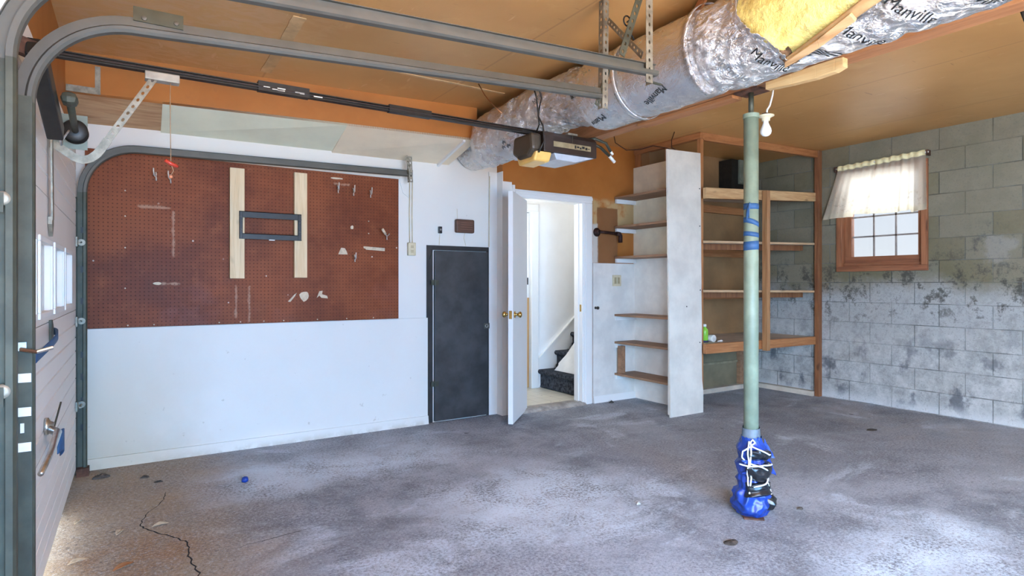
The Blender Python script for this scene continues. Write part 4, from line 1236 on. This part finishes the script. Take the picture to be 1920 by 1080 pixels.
# light bulb on a wire
lb = thing('light_bulb', (2.895, 1.98, 2.03), 'bare white light bulb in a porcelain holder hanging right of the post', 'light bulb')
MB().tube([(2.95, 1.97, 2.30), (2.945, 1.975, 2.24), (2.925, 1.978, 2.18), (2.905, 1.98, 2.155), (2.90, 1.98, 2.13)], .005, 8).build('wire', WPLAS, lb, smooth=True)
MB().tube([(2.95, 1.97, 2.30), (2.94, 1.97, 2.45), (2.93, 1.96, HC-.001)], .004, 8).build('wire', WPLAS, lb, smooth=True)
c = (2.893, 1.98, 2.118)
MB().lathe(c, [(.042, .004), (.043, .0), (.030, -.006), (.022, -.012), (.021, -.026)], 28).build('lamp_holder', IVORY, lb, smooth=True)
lh = lb.children[-1]; b = MB(); b.tube([(c[0]-.03, c[1], c[2]+.008), (c[0], c[1], c[2]+.018), (c[0]+.05, c[1]-.01, c[2]+.014)], .004, 8); b.build('mounting_clip', RUST, lh, smooth=True)
MB().lathe((c[0], c[1], c[2]-.026), [(.0135, 0), (.0135, -.010), (.019, -.024), (.027, -.042), (.0295, -.056), (.026, -.070), (.016, -.080), (.004, -.0835)], 28).build('bulb', BULB, lb, smooth=True)

# ------------------------------------------------------------------ garage door (far bay)
GY0, GY1 = 2.26, 4.60
gd = thing('door_garage', (-.32, 3.4, 0), 'white ribbed sectional garage door with a row of bright panes at the left', 'garage door', kind='structure')
def ribbed(z0, z1, n):
    xf, xb, g = -.302, -.345, .006
    poly = [(xb, z0), (xf, z0)]
    for i in range(n):
        a = z0+(z1-z0)*(i+.06)/n; c_ = z0+(z1-z0)*(i+.94)/n
        poly += [(xf, a), (xf, c_)]
        if i < n-1: poly += [(xf-g, z0+(z1-z0)*(i+1)/n)]
    poly += [(xf, z1), (xb, z1)]
    return poly
for z0, z1, n in ((.05, .53, 6), (.534, 1.045, 6), (1.575, 2.09, 6)):
    MB().prism(ribbed(z0, z1, n), 1, GY0, GY1).build('door_panel', DOORW, gd)
panes = [(2.37, 2.74), (2.87, 3.25), (3.38, 3.76), (3.87, 4.22)]
b = MB(); b.box(-.345, -.302, GY0, GY1, 1.049, 1.095); b.box(-.345, -.302, GY0, GY1, 1.375, 1.571)
ys = [GY0]+[v for p in panes for v in p]+[GY1]
for i in range(0, len(ys), 2): b.box(-.345, -.302, ys[i], ys[i+1], 1.095, 1.375)
b.build('window_panel', DOORW, gd)
for (y0, y1) in panes:
    b = MB()
    b.box(-.303, -.294, y0-.022, y1+.022, 1.073, 1.097); b.box(-.303, -.294, y0-.022, y1+.022, 1.373, 1.397)
    b.box(-.303, -.294, y0-.022, y0+.002, 1.097, 1.373); b.box(-.303, -.294, y1-.002, y1+.022, 1.097, 1.373)
    f = b.build('window_frame', CLEANW, gd, bevel=.003)
    MB().box(-.328, -.324, y0-.002, y1+.002, 1.093, 1.377).build('window_pane', FROST, f)
for z in (1.47, .975, .45):
    b = MB(); b.box(-.300, -.290, 4.53, 4.60, z-.03, z+.03); b.tube([(-.275, 4.50, z), (-.275, 4.63, z)], .006, 10); b.lathe((-.275, 4.615, z), [(.006, -.006), (.021, -.006), (.021, .006), (.006, .006)], 18, 'Y')
    b.build('roller_hinge', ZINC, gd)
g2 = thing('door_near_bay', (-.34, .7, 0), 'white ribbed sectional garage door of the bay beside the viewer', 'garage door', kind='structure')
for z0, z1, n in ((.02, .53, 6), (.534, 1.045, 6), (1.049, 1.571, 6), (1.575, 2.11, 6)):
    MB().prism([(a-.035, c_) for a, c_ in ribbed(z0, z1, n)], 1, -.44, 1.885).build('door_panel', DOORW, g2)
# upper strap with pointed foot
b = MB(); b.bar((-.287, 3.13, 1.86), (-.287, 3.165, 1.48), .006, .05, up=(0, 1, 0)); b.build('strut', ZINC, gd)
b = MB(); b.prism([(3.135, 1.49), (3.20, 1.49), (3.20, 1.46), (3.165, 1.41), (3.135, 1.46)], 0, -.300, -.286); b.build('strut_foot', ZINC, gd)
# taped handle and triangular plate
b = MB(); b.prism([(3.18, 1.055), (3.18, .955), (3.225, .955-.0), (3.29, 1.0), (3.225, 1.055)], 0, -.301, -.292); b.build('handle_plate', STEELD, gd)
def tf2(u, v):
    y = 3.20-.62*u; z = 1.022-.03*v+(-.02*u)-.055*u*u
    return (-.285+.035*math.sin(u*PI), y, z+.02*math.sin(u*2.2))
MB().grid(tf2, 16, 3).build('blue_tape', TAPE, gd, smooth=True, solid=.003)
b = MB(); b.tube([(-.285, 3.02, .625), (-.255, 2.98, .617), (-.25, 2.75, .60), (-.255, 2.47, .588)], [.016, .015, .011, .009], 12); b.build('lock_bar', CHROME, gd, smooth=True)
b = MB(); b.lathe((-.300, 3.03, .635), [(.034, 0), (.034, .012), (.02, .018), (.016, .03)], 20, 'X'); b.build('lock_boss', CHROME, gd, smooth=True)
b = MB(); b.bar((-.27, 3.03, .63), (-.262, 3.20, .70), .006, .006); b.build('lock_pin', STEELD, gd)
def tf3(u, v): 
    return (-.262+.018*math.sin(v*PI), 3.06+.10*v, .60-.09*u-.02*v+.015*math.sin(v*4))
MB().grid(tf3, 8, 8).build('blue_tape', TAPE, gd, smooth=True, solid=.003)
MB().box(-.345, -.305, GY0, GY1, .040, .050).build('bottom_seal', BLACKP, gd)

# ------------------------------------------------------------------ tracks
def sweep_track(y, flip, pts, i0=0, i1=None, w=.052, d=.026, t=.0022):
    """C-channel swept along pts (x,z) in the plane Y=y; flip=+1 opens towards +Y"""
    prof = [(0, w/2), (d*.55, w/2), (d*.55, w/2-t), (t, w/2-t), (t, -.002), (-.009, -.010), (-.009, -.016), (-.004, -w/2+t*2), (d*.85, -w/2+t*2), (d*.85, -.006), (d, -.006), (d, -w/2+.006), (d-.007, -w/2), (-.006, -w/2), (-.012, -.018), (-.012, -.008), (0, -.001)]
    b = MB(); rings = []; n = len(pts)
    for i, (x, z) in enumerate(pts):
        a = pts[max(0, i-1)]; c_ = pts[min(n-1, i+1)]
        tx, tz = c_[0]-a[0], c_[1]-a[1]; l = math.hypot(tx, tz); tx /= l; tz /= l
        nx, nz = -tz, tx      # left normal of the travel direction: outward/up for an up-then-right path
        rings.append([b.bm.verts.new((x+nx*q, y+flip*p, z+nz*q)) for p, q in prof])
    m = len(prof); last = i1 if i1 is not None else n-1
    for i in range(i0, last):
        A, B = rings[i], rings[i+1]
        for k in range(m): b.bm.faces.new((A[k], A[(k+1) % m], B[(k+1) % m], B[k]))
    bmesh.ops.delete(b.bm, geom=[v for v in b.bm.verts if not v.link_faces], context='VERTS')
    return b
def arc2(cx, cz, r, a0, a1, n): return [(cx+r*math.cos(math.radians(a0+(a1-a0)*i/n)), cz+r*math.sin(math.radians(a0+(a1-a0)*i/n))) for i in range(n+1)]
def angle_iron(p, q, w, s1, s2, m, nm, parent):
    b = MB(); p = Vector(p); q = Vector(q); a = Vector(s1).normalized()*w/2; c_ = Vector(s2).normalized()*w/2
    b.strip(p+a, q+a, w, s1); b.strip(p+c_, q+c_, w, s2)
    return b.build(nm, m, parent, solid=.0025)
def track(y, flip, xv, zstart, xh, zh, xe, ze, lab, mat=STEEL, vert=True):
    t = thing('garage_door_track', (xv, y, 0), lab, 'door track', 'galvanised garage door tracks')
    r = zh-zstart
    cx = xv+r
    tilt = math.degrees(math.atan2(ze-zh, xe-cx))
    path = [(xv, .02), (xv, zstart*.5), (xv, zstart)] + arc2(cx, zstart, r, 180, 90, 18)[1:] + [(cx+.3, zh+(ze-zh)*.3/(xe-cx)), (xe, ze)]
    sweep_track(y, flip, path, 0, 2).build('vertical_rail', STEELD, t)
    sweep_track(y, flip, path, 2, 20).build('curved_rail', mat, t)
    sweep_track(y, flip, path, 20, 22).build('horizontal_rail', mat, t)
    return t
T2 = track(2.25, 1, -.272, 1.745, 0, 2.035, 1.955, 2.155, 'galvanised garage door track, the middle one of three, ending in front of the duct')
T3 = track(4.645, -1, -.272, 1.79, 0, 2.095, 1.955, 2.128, 'galvanised garage door track running along the top of the pegboard')
T1 = track(1.89, -1, -.266, 1.76, 0, 2.045, 1.955, 2.155, 'galvanised garage door track nearest the viewer, ending beside two hanging angle irons')
# splice plate on the curve of the middle track
MB().box(.0, .14, 2.244, 2.2495, 2.050, 2.095).build('splice_plate', STEELD, T2)
screwset('bolt', [(.03, 2.244, 2.062), (.12, 2.244, 2.066)], STEEL, T2, .008)
# hangers
angle_iron((1.99, 2.268, HC-.002), (1.982, 2.268, 2.09), .034, (1, 0, 0), (0, 1, 0), ZINC, 'hanger_angle', T2)
angle_iron((1.925, 1.872, HC-.002), (1.925, 1.872, 2.09), .040, (-1, 0, 0), (0, 1, 0), ZINC, 'hanger_angle', T1)
b = MB(); b.strip((1.74, 1.87, 2.175), (1.905, 1.87, 2.60), .034, (1, 0, 0)); b.build('brace', STEELD, T1, solid=.003)
b = MB(); b.strip((1.995, 2.24, 2.52), (1.90, 1.91, 2.22), .030, (0, 0, 1)); b.build('cross_brace', ZINC, T2, solid=.003)
b = MB(); b.strip((1.95, 2.275, 2.10), (2.03, 2.275, 2.30), .026, (1, 0, 0)); b.build('brace', STEELD, T2, solid=.003)
b = MB(); b.tube([(1.90, 1.885, 2.10), (1.99, 1.885, 2.10)], .006, 8); b.build('bolt', STEELD, T1)
b = MB(); b.tube([(1.80, 1.90, 2.34)]+[(1.80+.02*math.cos(a*.5), 1.90, 2.345+.022*math.sin(a*.5)) for a in range(1, 12)]+[(1.83, 1.92, 2.32), (1.87, 1.93, 2.29)], .0035, 7); b.build('wire_twist', BLACK, T1, smooth=True)
angle_iron((1.915, 4.60, 2.262), (1.925, 4.60, 2.05), .032, (1, 0, 0), (0, 1, 0), ZINC, 'hanger_angle', T3)
b = MB(); b.strip((1.89, 4.585, 2.262), (1.93, 4.585, 2.13), .024, (1, 0, 0)); b.build('brace', ZINC, T3, solid=.003)
b = MB(); b.box(1.95, 1.962, 4.615, 4.648, 2.098, 2.155); b.build('end_stop', STEEL, T3)
# jamb angles behind the vertical rails with bright slots
for T, y, s in ((T2, 2.232, -1), (T3, 4.66, 1)):
    b = MB(); b.box(-.347, -.25, y-.002, y+.002, .0, 1.76); b.box(-.349, -.345, min(y, y+s*.05), max(y, y+s*.05), 0, 1.76); b.build('jamb_angle', STEELD, T)
for z in (.935, .836, .733):
    MB().box(-.292, -.252, 2.226, 2.2295, z-.013, z+.013).build('slot_plate', WPLAS, T2)
MB().box(-.277, -.268, 2.226, 2.2295, .775, .803).build('slot_plate', WPLAS, T2)
b = MB(); b.box(-.29, -.262, 2.218, 2.229, 1.015, 1.04); b.tube([(-.275, 2.215, 1.02), (-.235, 2.20, 1.012), (-.20, 2.21, 1.022)], .006, 8); b.build('latch_bolt', CHROME, T2)
for z in (.30, .47, .62, .76, 1.1, 1.3, 1.55):
    MB().box(-.281, -.263, 4.6405, 4.6425, z-.02, z+.02).build('slot', BLACK, T3)
for z in (.08,):
    MB().box(-.30, -.235, 4.585, 4.66, .0, .05).build('foot_clip', RUST, T3)
for z in (1.416, .95):
    b = MB(); b.lathe((-.266, 1.872, z), [(.006, -.010), (.016, -.010), (.018, -.004), (.018, .004), (.016, .008), (.008, .008)], 20, 'Y'); b.build('roller', ZINC, T1, smooth=True)
    MB().box(-.285, -.262, 1.853, 1.856, z-.035, z+.012).build('roller_bracket', STEELD, T1)

# ------------------------------------------------------------------ spring shaft at the door head
ts = thing('spring_assembly', (-.24, 2.75, 1.75), 'black spring bar, shaft and cable drum at the door head, upper left', 'spring')
MB().bar((-.250, 2.295, 1.93), (-.240, 2.74, 1.762), .05, .062).build('bar', BLACK, ts, bevel=.006)
MB().tube(arcpts((2.75, 1.745), .02, 0, 360, 14, 'YZ', -.225)[:-1], .005, 8, closed=True).build('eye', CHROME, ts, smooth=True)
MB().bar((-.34, 2.32, 1.95), (-.25, 2.32, 1.92), .04, .05).build('anchor', RUST, ts)
cdm = ts
MB().lathe((-.212, 3.19, 1.868), [(.012, -.03), (.044, -.03), (.048, -.024), (.040, -.018), (.040, .018), (.048, .024), (.048, .03), (.012, .03)], 32, 'Y').build('drum', BLACK, cdm, smooth=True)
MB().tube([(-.190, 2.62, 1.862), (-.212, 3.22, 1.868)], .0125, 14).build('shaft', STEELD, cdm, smooth=True)
b = MB(); b.box(-.345, -.17, 3.228, 3.232, 1.80, 1.95); b.build('bearing_plate', GREYG, cdm)
b = MB(); b.box(-.215, -.165, 2.58, 2.66, 1.84, 1.885); b.build('coupler', STEELD, cdm, bevel=.02)
MB().tube([(-.26, 2.55, 1.86), (-.27, 2.8, 1.80), (-.25, 3.08, 1.80), (-.23, 3.14, 1.86)], .004, 7).build('lift_cable', ROPE, cdm, smooth=True)

# ------------------------------------------------------------------ door opener
OY = 3.22
op = thing('garage_door_opener', (2.40, OY, 2.0), 'dark brown garage door opener on a long black rail between door and duct', 'door opener')
b = MB(); b.box(-.33, 2.62, OY-.018, OY+.018, 2.187, 2.192); b.box(-.33, 2.62, OY-.003, OY+.003, 2.192, 2.212); b.box(-.33, 2.62, OY-.016, OY+.016, 2.212, 2.217)
b.build('rail', BLACK, op)
b = MB(); b.tube([(-.28, OY-.02, 2.200), (2.12, OY-.02, 2.203)], .004, 6); b.build('chain', BROWNP, op)
b = MB(); b.box(.53, .78, OY-.021, OY+.021, 2.183, 2.232); b.build('rail_joint', BLACK, op)
b = MB(); b.box(1.22, 1.48, OY-.020, OY+.020, 2.183, 2.224); b.build('rail_joint', BLACK, op)
rnd = random.Random(3)
for k in range(7):
    x = .55+.30*rnd.random(); z = 2.184+.02*rnd.random()
    MB().box(x, x+.02+.04*rnd.random(), OY-.0235, OY-.021, z, z+.005).build('peeled_label', WPLAS, op)
# motor head: hexagonal-ended box
mx0, mx1 = 2.10, 2.655
b = MB()
b.prism([(OY-.125, 2.165), (OY-.10, 2.195), (OY+.12, 2.195), (OY+.14, 2.15), (OY+.14, 2.06), (OY-.125, 2.06)], 0, 2.215, mx1)
mh = b.build('motor_housing', BROWNP, op, bevel=.006)
b = MB(); b.prism([(OY-.10, 2.178), (OY+.11, 2.178), (OY+.13, 2.07), (OY+.06, 2.025), (OY-.06, 2.025), (OY-.115, 2.07)], 0, mx0+.03, 2.2145)
b.build('end_cover', plain('olive_brown_plastic', (.055, .042, .028), .4), op, bevel=.02)
MB().box(2.29, 2.60, OY-.1275, OY-.1245, 2.098, 2.132).build('name_plate', PLATE, mh)
b = MB()
for k, (x, wd) in enumerate(((2.462, .012), (2.480, .02), (2.506, .012), (2.524, .022), (2.552, .018), (2.575, .014))):
    b.box(x, x+wd, OY-.1285, OY-.127, 2.104+.006*(k % 2), 2.124-.004*(k % 3))
b.build('plate_lettering', INK, mh)
MB().box(2.443, 2.447, OY-.1265, OY-.1245, 2.134, 2.185).build('seam_wire', STEELD, mh)
b = MB(); b.prism([(OY-.12, 2.0595), (OY+.12, 2.0595), (OY+.09, 1.99), (OY-.09, 2.0)], 0, mx0+.06, 2.285); b.build('amber_lens', LENSY, op, bevel=.012)
b = MB(); b.prism([(2.30, 2.0595), (2.64, 2.0595), (2.48, 2.015), (2.32, 2.018)], 1, OY-.118, OY+.12); b.build('clear_lens', LENSB, op, bevel=.004)
b = MB(); b.box(2.42, 2.50, OY-.11, OY-.08, 2.195, 2.207); b.build('mounting_strap', ZINC, mh)
# trolley, arm, release cord
b = MB(); b.box(.045, .185, OY-.028, OY+.028, 2.150, 2.188); b.build('trolley', plain('pale_grey_metal', (.40, .38, .33), .5, .3), op, bevel=.004)
b = MB(); b.strip((.085, OY-.012, 2.165), (-.125, OY-.012, 1.80), .03, (1, 0, .5)); b.build('straight_arm', ZINC, op, solid=.004)
pts = [(-.095, 1.85), (-.117, 1.81), (-.135, 1.782), (-.158, 1.760), (-.185, 1.750), (-.212, 1.757), (-.238, 1.775), (-.265, 1.795), (-.292, 1.808)]
def ribbon(u, v):
    q = u*(len(pts)-1); i = min(int(q), len(pts)-2); a = q-i
    x = pts[i][0]*(1-a)+pts[i+1][0]*a; z = pts[i][1]*(1-a)+pts[i+1][1]*a
    k0 = pts[max(0, i-1)]; k1 = pts[min(len(pts)-1, i+2)]
    tx, tz = k1[0]-k0[0], k1[1]-k0[1]; l = math.hypot(tx, tz)
    return (x-tz/l*.034*(v-.5), OY-.02, z+tx/l*.034*(v-.5))
MB().grid(ribbon, 30, 2).build('curved_arm', ZINC, op, solid=.005)
cord = MB().tube([(.148, OY-.01, 2.150), (.146, OY-.012, 2.1), (.147, OY-.012, 1.95), (.149, OY-.012, 1.772)], .0022, 6).build('release_cord', STRING, op, smooth=True)
b = MB(); b.tube([(.125, OY-.02, 1.785), (.15, OY-.012, 1.772), (.178, OY-.004, 1.762)], [.008, .0095, .008], 12); b.build('release_handle', REDP, cord, smooth=True)
MB().tube([(.15, OY-.012, 1.77), (.16, OY-.01, 1.74), (.15, OY-.01, 1.72)], .002, 6).build('cord_tail', STRING, cord, smooth=True)
MB().lathe((.149, OY-.01, 1.712), [(.003, -.008), (.008, -.004), (.008, .004), (.003, .008)], 12).build('cord_bead', plain('orange_bead', (.7, .25, .12), .4), cord, smooth=True)
# cables around the motor head
b = MB(); b.tube([(2.20, OY-.05, 2.18), (2.195, OY-.10, 2.23), (2.18, OY-.11, 2.30), (2.165, OY-.11, 2.40), (2.15, OY-.11, 2.44), (2.185, OY-.11, 2.45), (2.205, OY-.11, 2.40), (2.19, OY-.11, 2.34), (2.18, OY-.11, 2.28), (2.21, OY-.12, 2.22), (2.21, OY-.13, 2.12), (2.17, OY-.13, 2.045)], .0055, 8)
b.build('power_cable', BLACK, op, smooth=True)
b = MB(); b.tube([(2.60, OY-.06, 2.19), (2.66, OY-.10, 2.20), (2.74, OY-.12, 2.175), (2.80, OY-.10, 2.13)], .010, 8); b.build('cable', STEELD, op, smooth=True)
b = MB(); b.tube([(2.66, OY-.02, 2.20), (2.78, OY-.02, 2.17), (2.86, OY-.02, 2.12)], .011, 8); b.build('cable', STEELD, op, smooth=True)
b = MB(); b.tube([(2.80, OY-.10, 2.13), (2.825, OY-.095, 2.112)], .009, 8); b.tube([(2.86, OY-.02, 2.12), (2.915, OY-.015, 2.082)], .0115, 8); b.build('cable_end', WPLAS, op, smooth=True)

# thin wires stapled to the ceiling near the partition
b = MB().tube([(3.70, 4.10, HC+.003), (3.72, 4.08, 2.50), (3.80, 4.02, 2.43), (3.95, 4.00, 2.45), (4.10, 3.98, 2.50), (4.26, 3.95, 2.49), (4.38, 3.92, 2.46)], .004, 7).build('loose_wire', IRON, smooth=True)
rebase(b, (3.9, 4.0, 2.43)); tag(b, 'thin dark wire drooping from the ceiling left of the partition header', 'wire')
b = MB().tube([(4.30, 3.9, HC+.003), (4.26, 3.9, 2.56), (4.24, 3.88, 2.48), (4.30, 3.86, 2.45)], .004, 7).build('loose_wire', IRON, smooth=True)
rebase(b, (4.26, 3.88, 2.45)); tag(b, 'short dark wire hooked down beside the partition header', 'wire')
b = MB().tube([(2.93, .93, HC+.003), (2.92, .925, 2.45), (2.91, .90, 2.33), (2.915, .88, 2.25), (2.94, .86, 2.16), (2.97, .84, 2.10)], .006, 8).build('black_cable', BLACK, smooth=True)
rebase(b, (2.93, .89, 2.1)); tag(b, 'black cable hanging at the upper right edge beside the duct', 'cable')
b = MB().tube([(2.085, 3.72, HC+.003), (2.10, 3.66, 2.55), (2.13, 3.60, 2.47), (2.17, 3.54, 2.40)], .004, 7).build('loose_wire', COPPER, smooth=True)
rebase(b, (2.12, 3.62, 2.4)); tag(b, 'thin copper wire poking down left of the crumpled duct', 'wire')
# angle iron on the soffit face by the door
b = MB(); b.prism([(-.345, 2.385), (-.155, 2.385), (-.155, 2.56), (-.20, 2.56), (-.20, 2.425), (-.345, 2.425)], 1, fy(-.2)-.003, fy(-.2))
o = b.build('angle_bracket', ZINC); rebase(o, (-.2, fy(-.2), 2.39)); tag(o, 'speckled metal L bracket on the orange soffit at upper left', 'bracket')

# ------------------------------------------------------------------ small things on the floor
b = MB(); b.lathe((.575, 3.93, .0), [(.006, .0005), (.017, .006), (.020, .018), (.016, .030), (.006, .036)], 14)
o = b.build('tarp_scrap', TARP, smooth=True)
for v in o.data.vertices: v.co *= 1; v.co += Vector((.004*noise.noise(v.co*90), .004*noise.noise(v.co*90+Vector((5, 0, 0))), 0))
rebase(o, (.575, 3.93, 0)); o.name = 'plastic_ball'; tag(o, 'small blue plastic ball alone on the floor in front of the white wall', 'ball')
leaves = [(-.20, 3.19, .04, 20, 'pale dry leaf on the brown earth, nearest the garage door edge'), (-.035, 3.03, .045, 35, 'orange brown dry leaf on the earth near the viewer'), (-.055, 3.46, .035, 70, 'pale dry leaf between garage door and crack'), (.115, 3.455, .038, 10, 'pale dry leaf touching the floor crack'), (-.235, 3.72, .026, 60, 'small pale leaf at the foot of the garage door, farther back')]
for i, (x, y, r, a, lab) in enumerate(leaves):
    b = MB(); ca, sa = math.cos(math.radians(a)), math.sin(math.radians(a))
    def f(u, v, x=x, y=y, r=r, ca=ca, sa=sa, i=i):
        l = (u-.5)*2*r; w = (v-.5)*r*.9*math.sin(PI*(.04+.92*u))
        return (x+l*ca-w*sa, y+l*sa+w*ca, .003+.010*abs(v-.5)*2*math.sin(PI*u)+.006*abs(noise.noise((u*3, v*3, i))))
    o = b.grid(f, 10, 6).build('dry_leaf', LEAF if i != 1 else plain('orange_leaf', (.30, .13, .05), .8), smooth=True, solid=.0012)
    rebase(o, (x, y, 0)); tag(o, lab, 'leaf', 'dry leaves by the garage door')
def clump(x, y, r, h, seed, name, m, lab, cat, grp=None):
    b = MB()
    def f(u, v):
        t = 2*PI*v; ph = u*PI/2
        k = 1+.35*noise.noise((math.cos(t)*1.1+seed, math.sin(t)*1.1, u))
        return (x+r*k*math.cos(ph)*math.cos(t), y+r*.6*k*math.cos(ph)*math.sin(t), .0008+h*math.sin(ph)*(.7+.5*noise.noise((v*9, u*5, seed))))
    o = b.grid(f, 6, 18, wrap=True).build(name, m, smooth=True)
    rebase(o, (x, y, 0)); tag(o, lab, cat, grp)
clump(2.353, 1.79, .042, .010, 1, 'dirt_clump', DEB, 'dark dirt clump on the floor in front of the blue tarp', 'dirt clump')
clump(.06, 4.36, .025, .016, 2, 'dirt_clump', DEB, 'dark dirt clump near the far corner by the garage door', 'dirt clump')
clump(.13, 4.22, .025, .010, 3, 'dirt_clump', DEB, 'dark clump of dirt at the start of the floor crack', 'dirt clump')
clump(-.17, 4.50, .045, .03, 4, 'dirt_clump', DEB, 'pile of dark dirt at the foot of the far door track', 'dirt clump')
clump(2.34, 2.38, .016, .018, 5, 'pebble', plain('pale_pebble', (.5, .48, .45), .8), 'small pale pebble left of the blue tarp', 'pebble')
clump(3.02, 1.86, .018, .014, 6, 'pebble', DEB, 'small dark pebble right of the blue tarp', 'pebble')
clump(4.10, 4.55, .03, .025, 7, 'dirt_clump', DEB, 'dark clump on the floor under the side shelves beside the door casing', 'dirt clump')
clump(5.15, 2.55, .05, .008, 8, 'dirt_clump', DEB, 'flat dark clump on the floor below the window', 'dirt clump')

# ------------------------------------------------------------------ light
w = bpy.data.worlds.new('sky'); SC.world = w; w.use_nodes = True
nt = w.node_tree; N = nt.nodes; L = nt.links
bg = N['Background']
tc = N.new('ShaderNodeTexCoord'); sx = N.new('ShaderNodeSeparateXYZ'); L.new(tc.outputs['Generated'], sx.inputs[0])
rp = N.new('ShaderNodeValToRGB'); L.new(sx.outputs[2], rp.inputs[0])
rp.color_ramp.elements[0].position = 0.0; rp.color_ramp.elements[0].color = (.92, .97, 1.0, 1)
rp.color_ramp.elements[1].position = .6; rp.color_ramp.elements[1].color = (.50, .70, 1.0, 1)
L.new(rp.outputs[0], bg.inputs[0]); bg.inputs[1].default_value = .58

def area(name, loc, rot, sx_, sy_, power, col, portal=False, spread=180):
    l = bpy.data.lights.new(name, 'AREA'); l.shape = 'RECTANGLE'; l.size = sx_; l.size_y = sy_
    l.energy = power; l.color = col; l.spread = math.radians(spread)
    if portal: l.cycles.is_portal = True
    o = bpy.data.objects.new(name, l); o.location = loc; o.rotation_euler = rot; COL.objects.link(o)
    return o
R = math.radians
# added blue sky fill at an invented opening behind the viewer
area('doorway_sky_fill', (.80, YF0-.05, 1.25), (R(60), 0, 0), 2.1, 1.8, 165, (.21, .54, 1.0), spread=108)
# added warm fill aimed up at the ceiling, in place of driveway bounce
area('bounce_fill', (.80, YF0-.75, .10), (R(152), 0, 0), 2.4, 1.2, 380, (1.0, .80, .55), spread=115)
area('bay_sky_fill', (-.55, -1.66, 1.25), (0, R(-66), 0), 2.0, 1.8, 345, (.54, .75, 1.0), spread=130)  # added sky fill through an invented side opening behind the viewer
area('bounce_fill_bay', (-1.25, -1.6, .10), (0, R(-152), 0), 1.3, 2.2, 430, (1.0, .80, .55), spread=115)  # added warm uplight for the ceiling, outside that side opening
# daylight slipping under the far bay door
area('daylight_under_door', (-.44, 3.0, .05), (0, R(-78), 0), .06, 1.7, 5, (.9, .96, 1.0))
# daylight outside the small window
area('daylight_window', (XR+.75, 3.0, 2.25), (0, R(82), 0), 1.0, 1.2, 15, (.98, .98, 1.0))
# hall lamp
def point(name, loc, power, col, size):
    l = bpy.data.lights.new(name, 'POINT'); l.energy = power; l.color = col; l.shadow_soft_size = size
    o = bpy.data.objects.new(name, l); o.location = loc; COL.objects.link(o)
point('hall_lamp', (3.15, 5.15, 1.75), 8, (.97, 1, 1), .18)
point('stair_lamp', (5.0, 5.2, 2.7), 6, (.97, 1, 1), .12)

# ------------------------------------------------------------------ camera and view
cam = bpy.data.cameras.new('camera'); co = bpy.data.objects.new('camera', cam); COL.objects.link(co)
cam.sensor_width = 36; cam.lens = 36*1115/1920; cam.shift_y = -8/1920; cam.clip_start = .02
co.location = (0, 0, 1.21); co.rotation_euler = (R(90), 0, R(-32.5))
SC.camera = co
SC.view_settings.view_transform = 'Standard'; SC.view_settings.look = 'None'
SC.view_settings.exposure = 0.74; SC.view_settings.gamma = 1
SC.view_settings.use_curve_mapping = False
SC.cycles.use_denoising = True
SC.cycles.max_bounces = 10; SC.cycles.diffuse_bounces = 6; SC.cycles.glossy_bounces = 4; SC.cycles.transparent_max_bounces = 12
SC.cycles.sample_clamp_indirect = 6
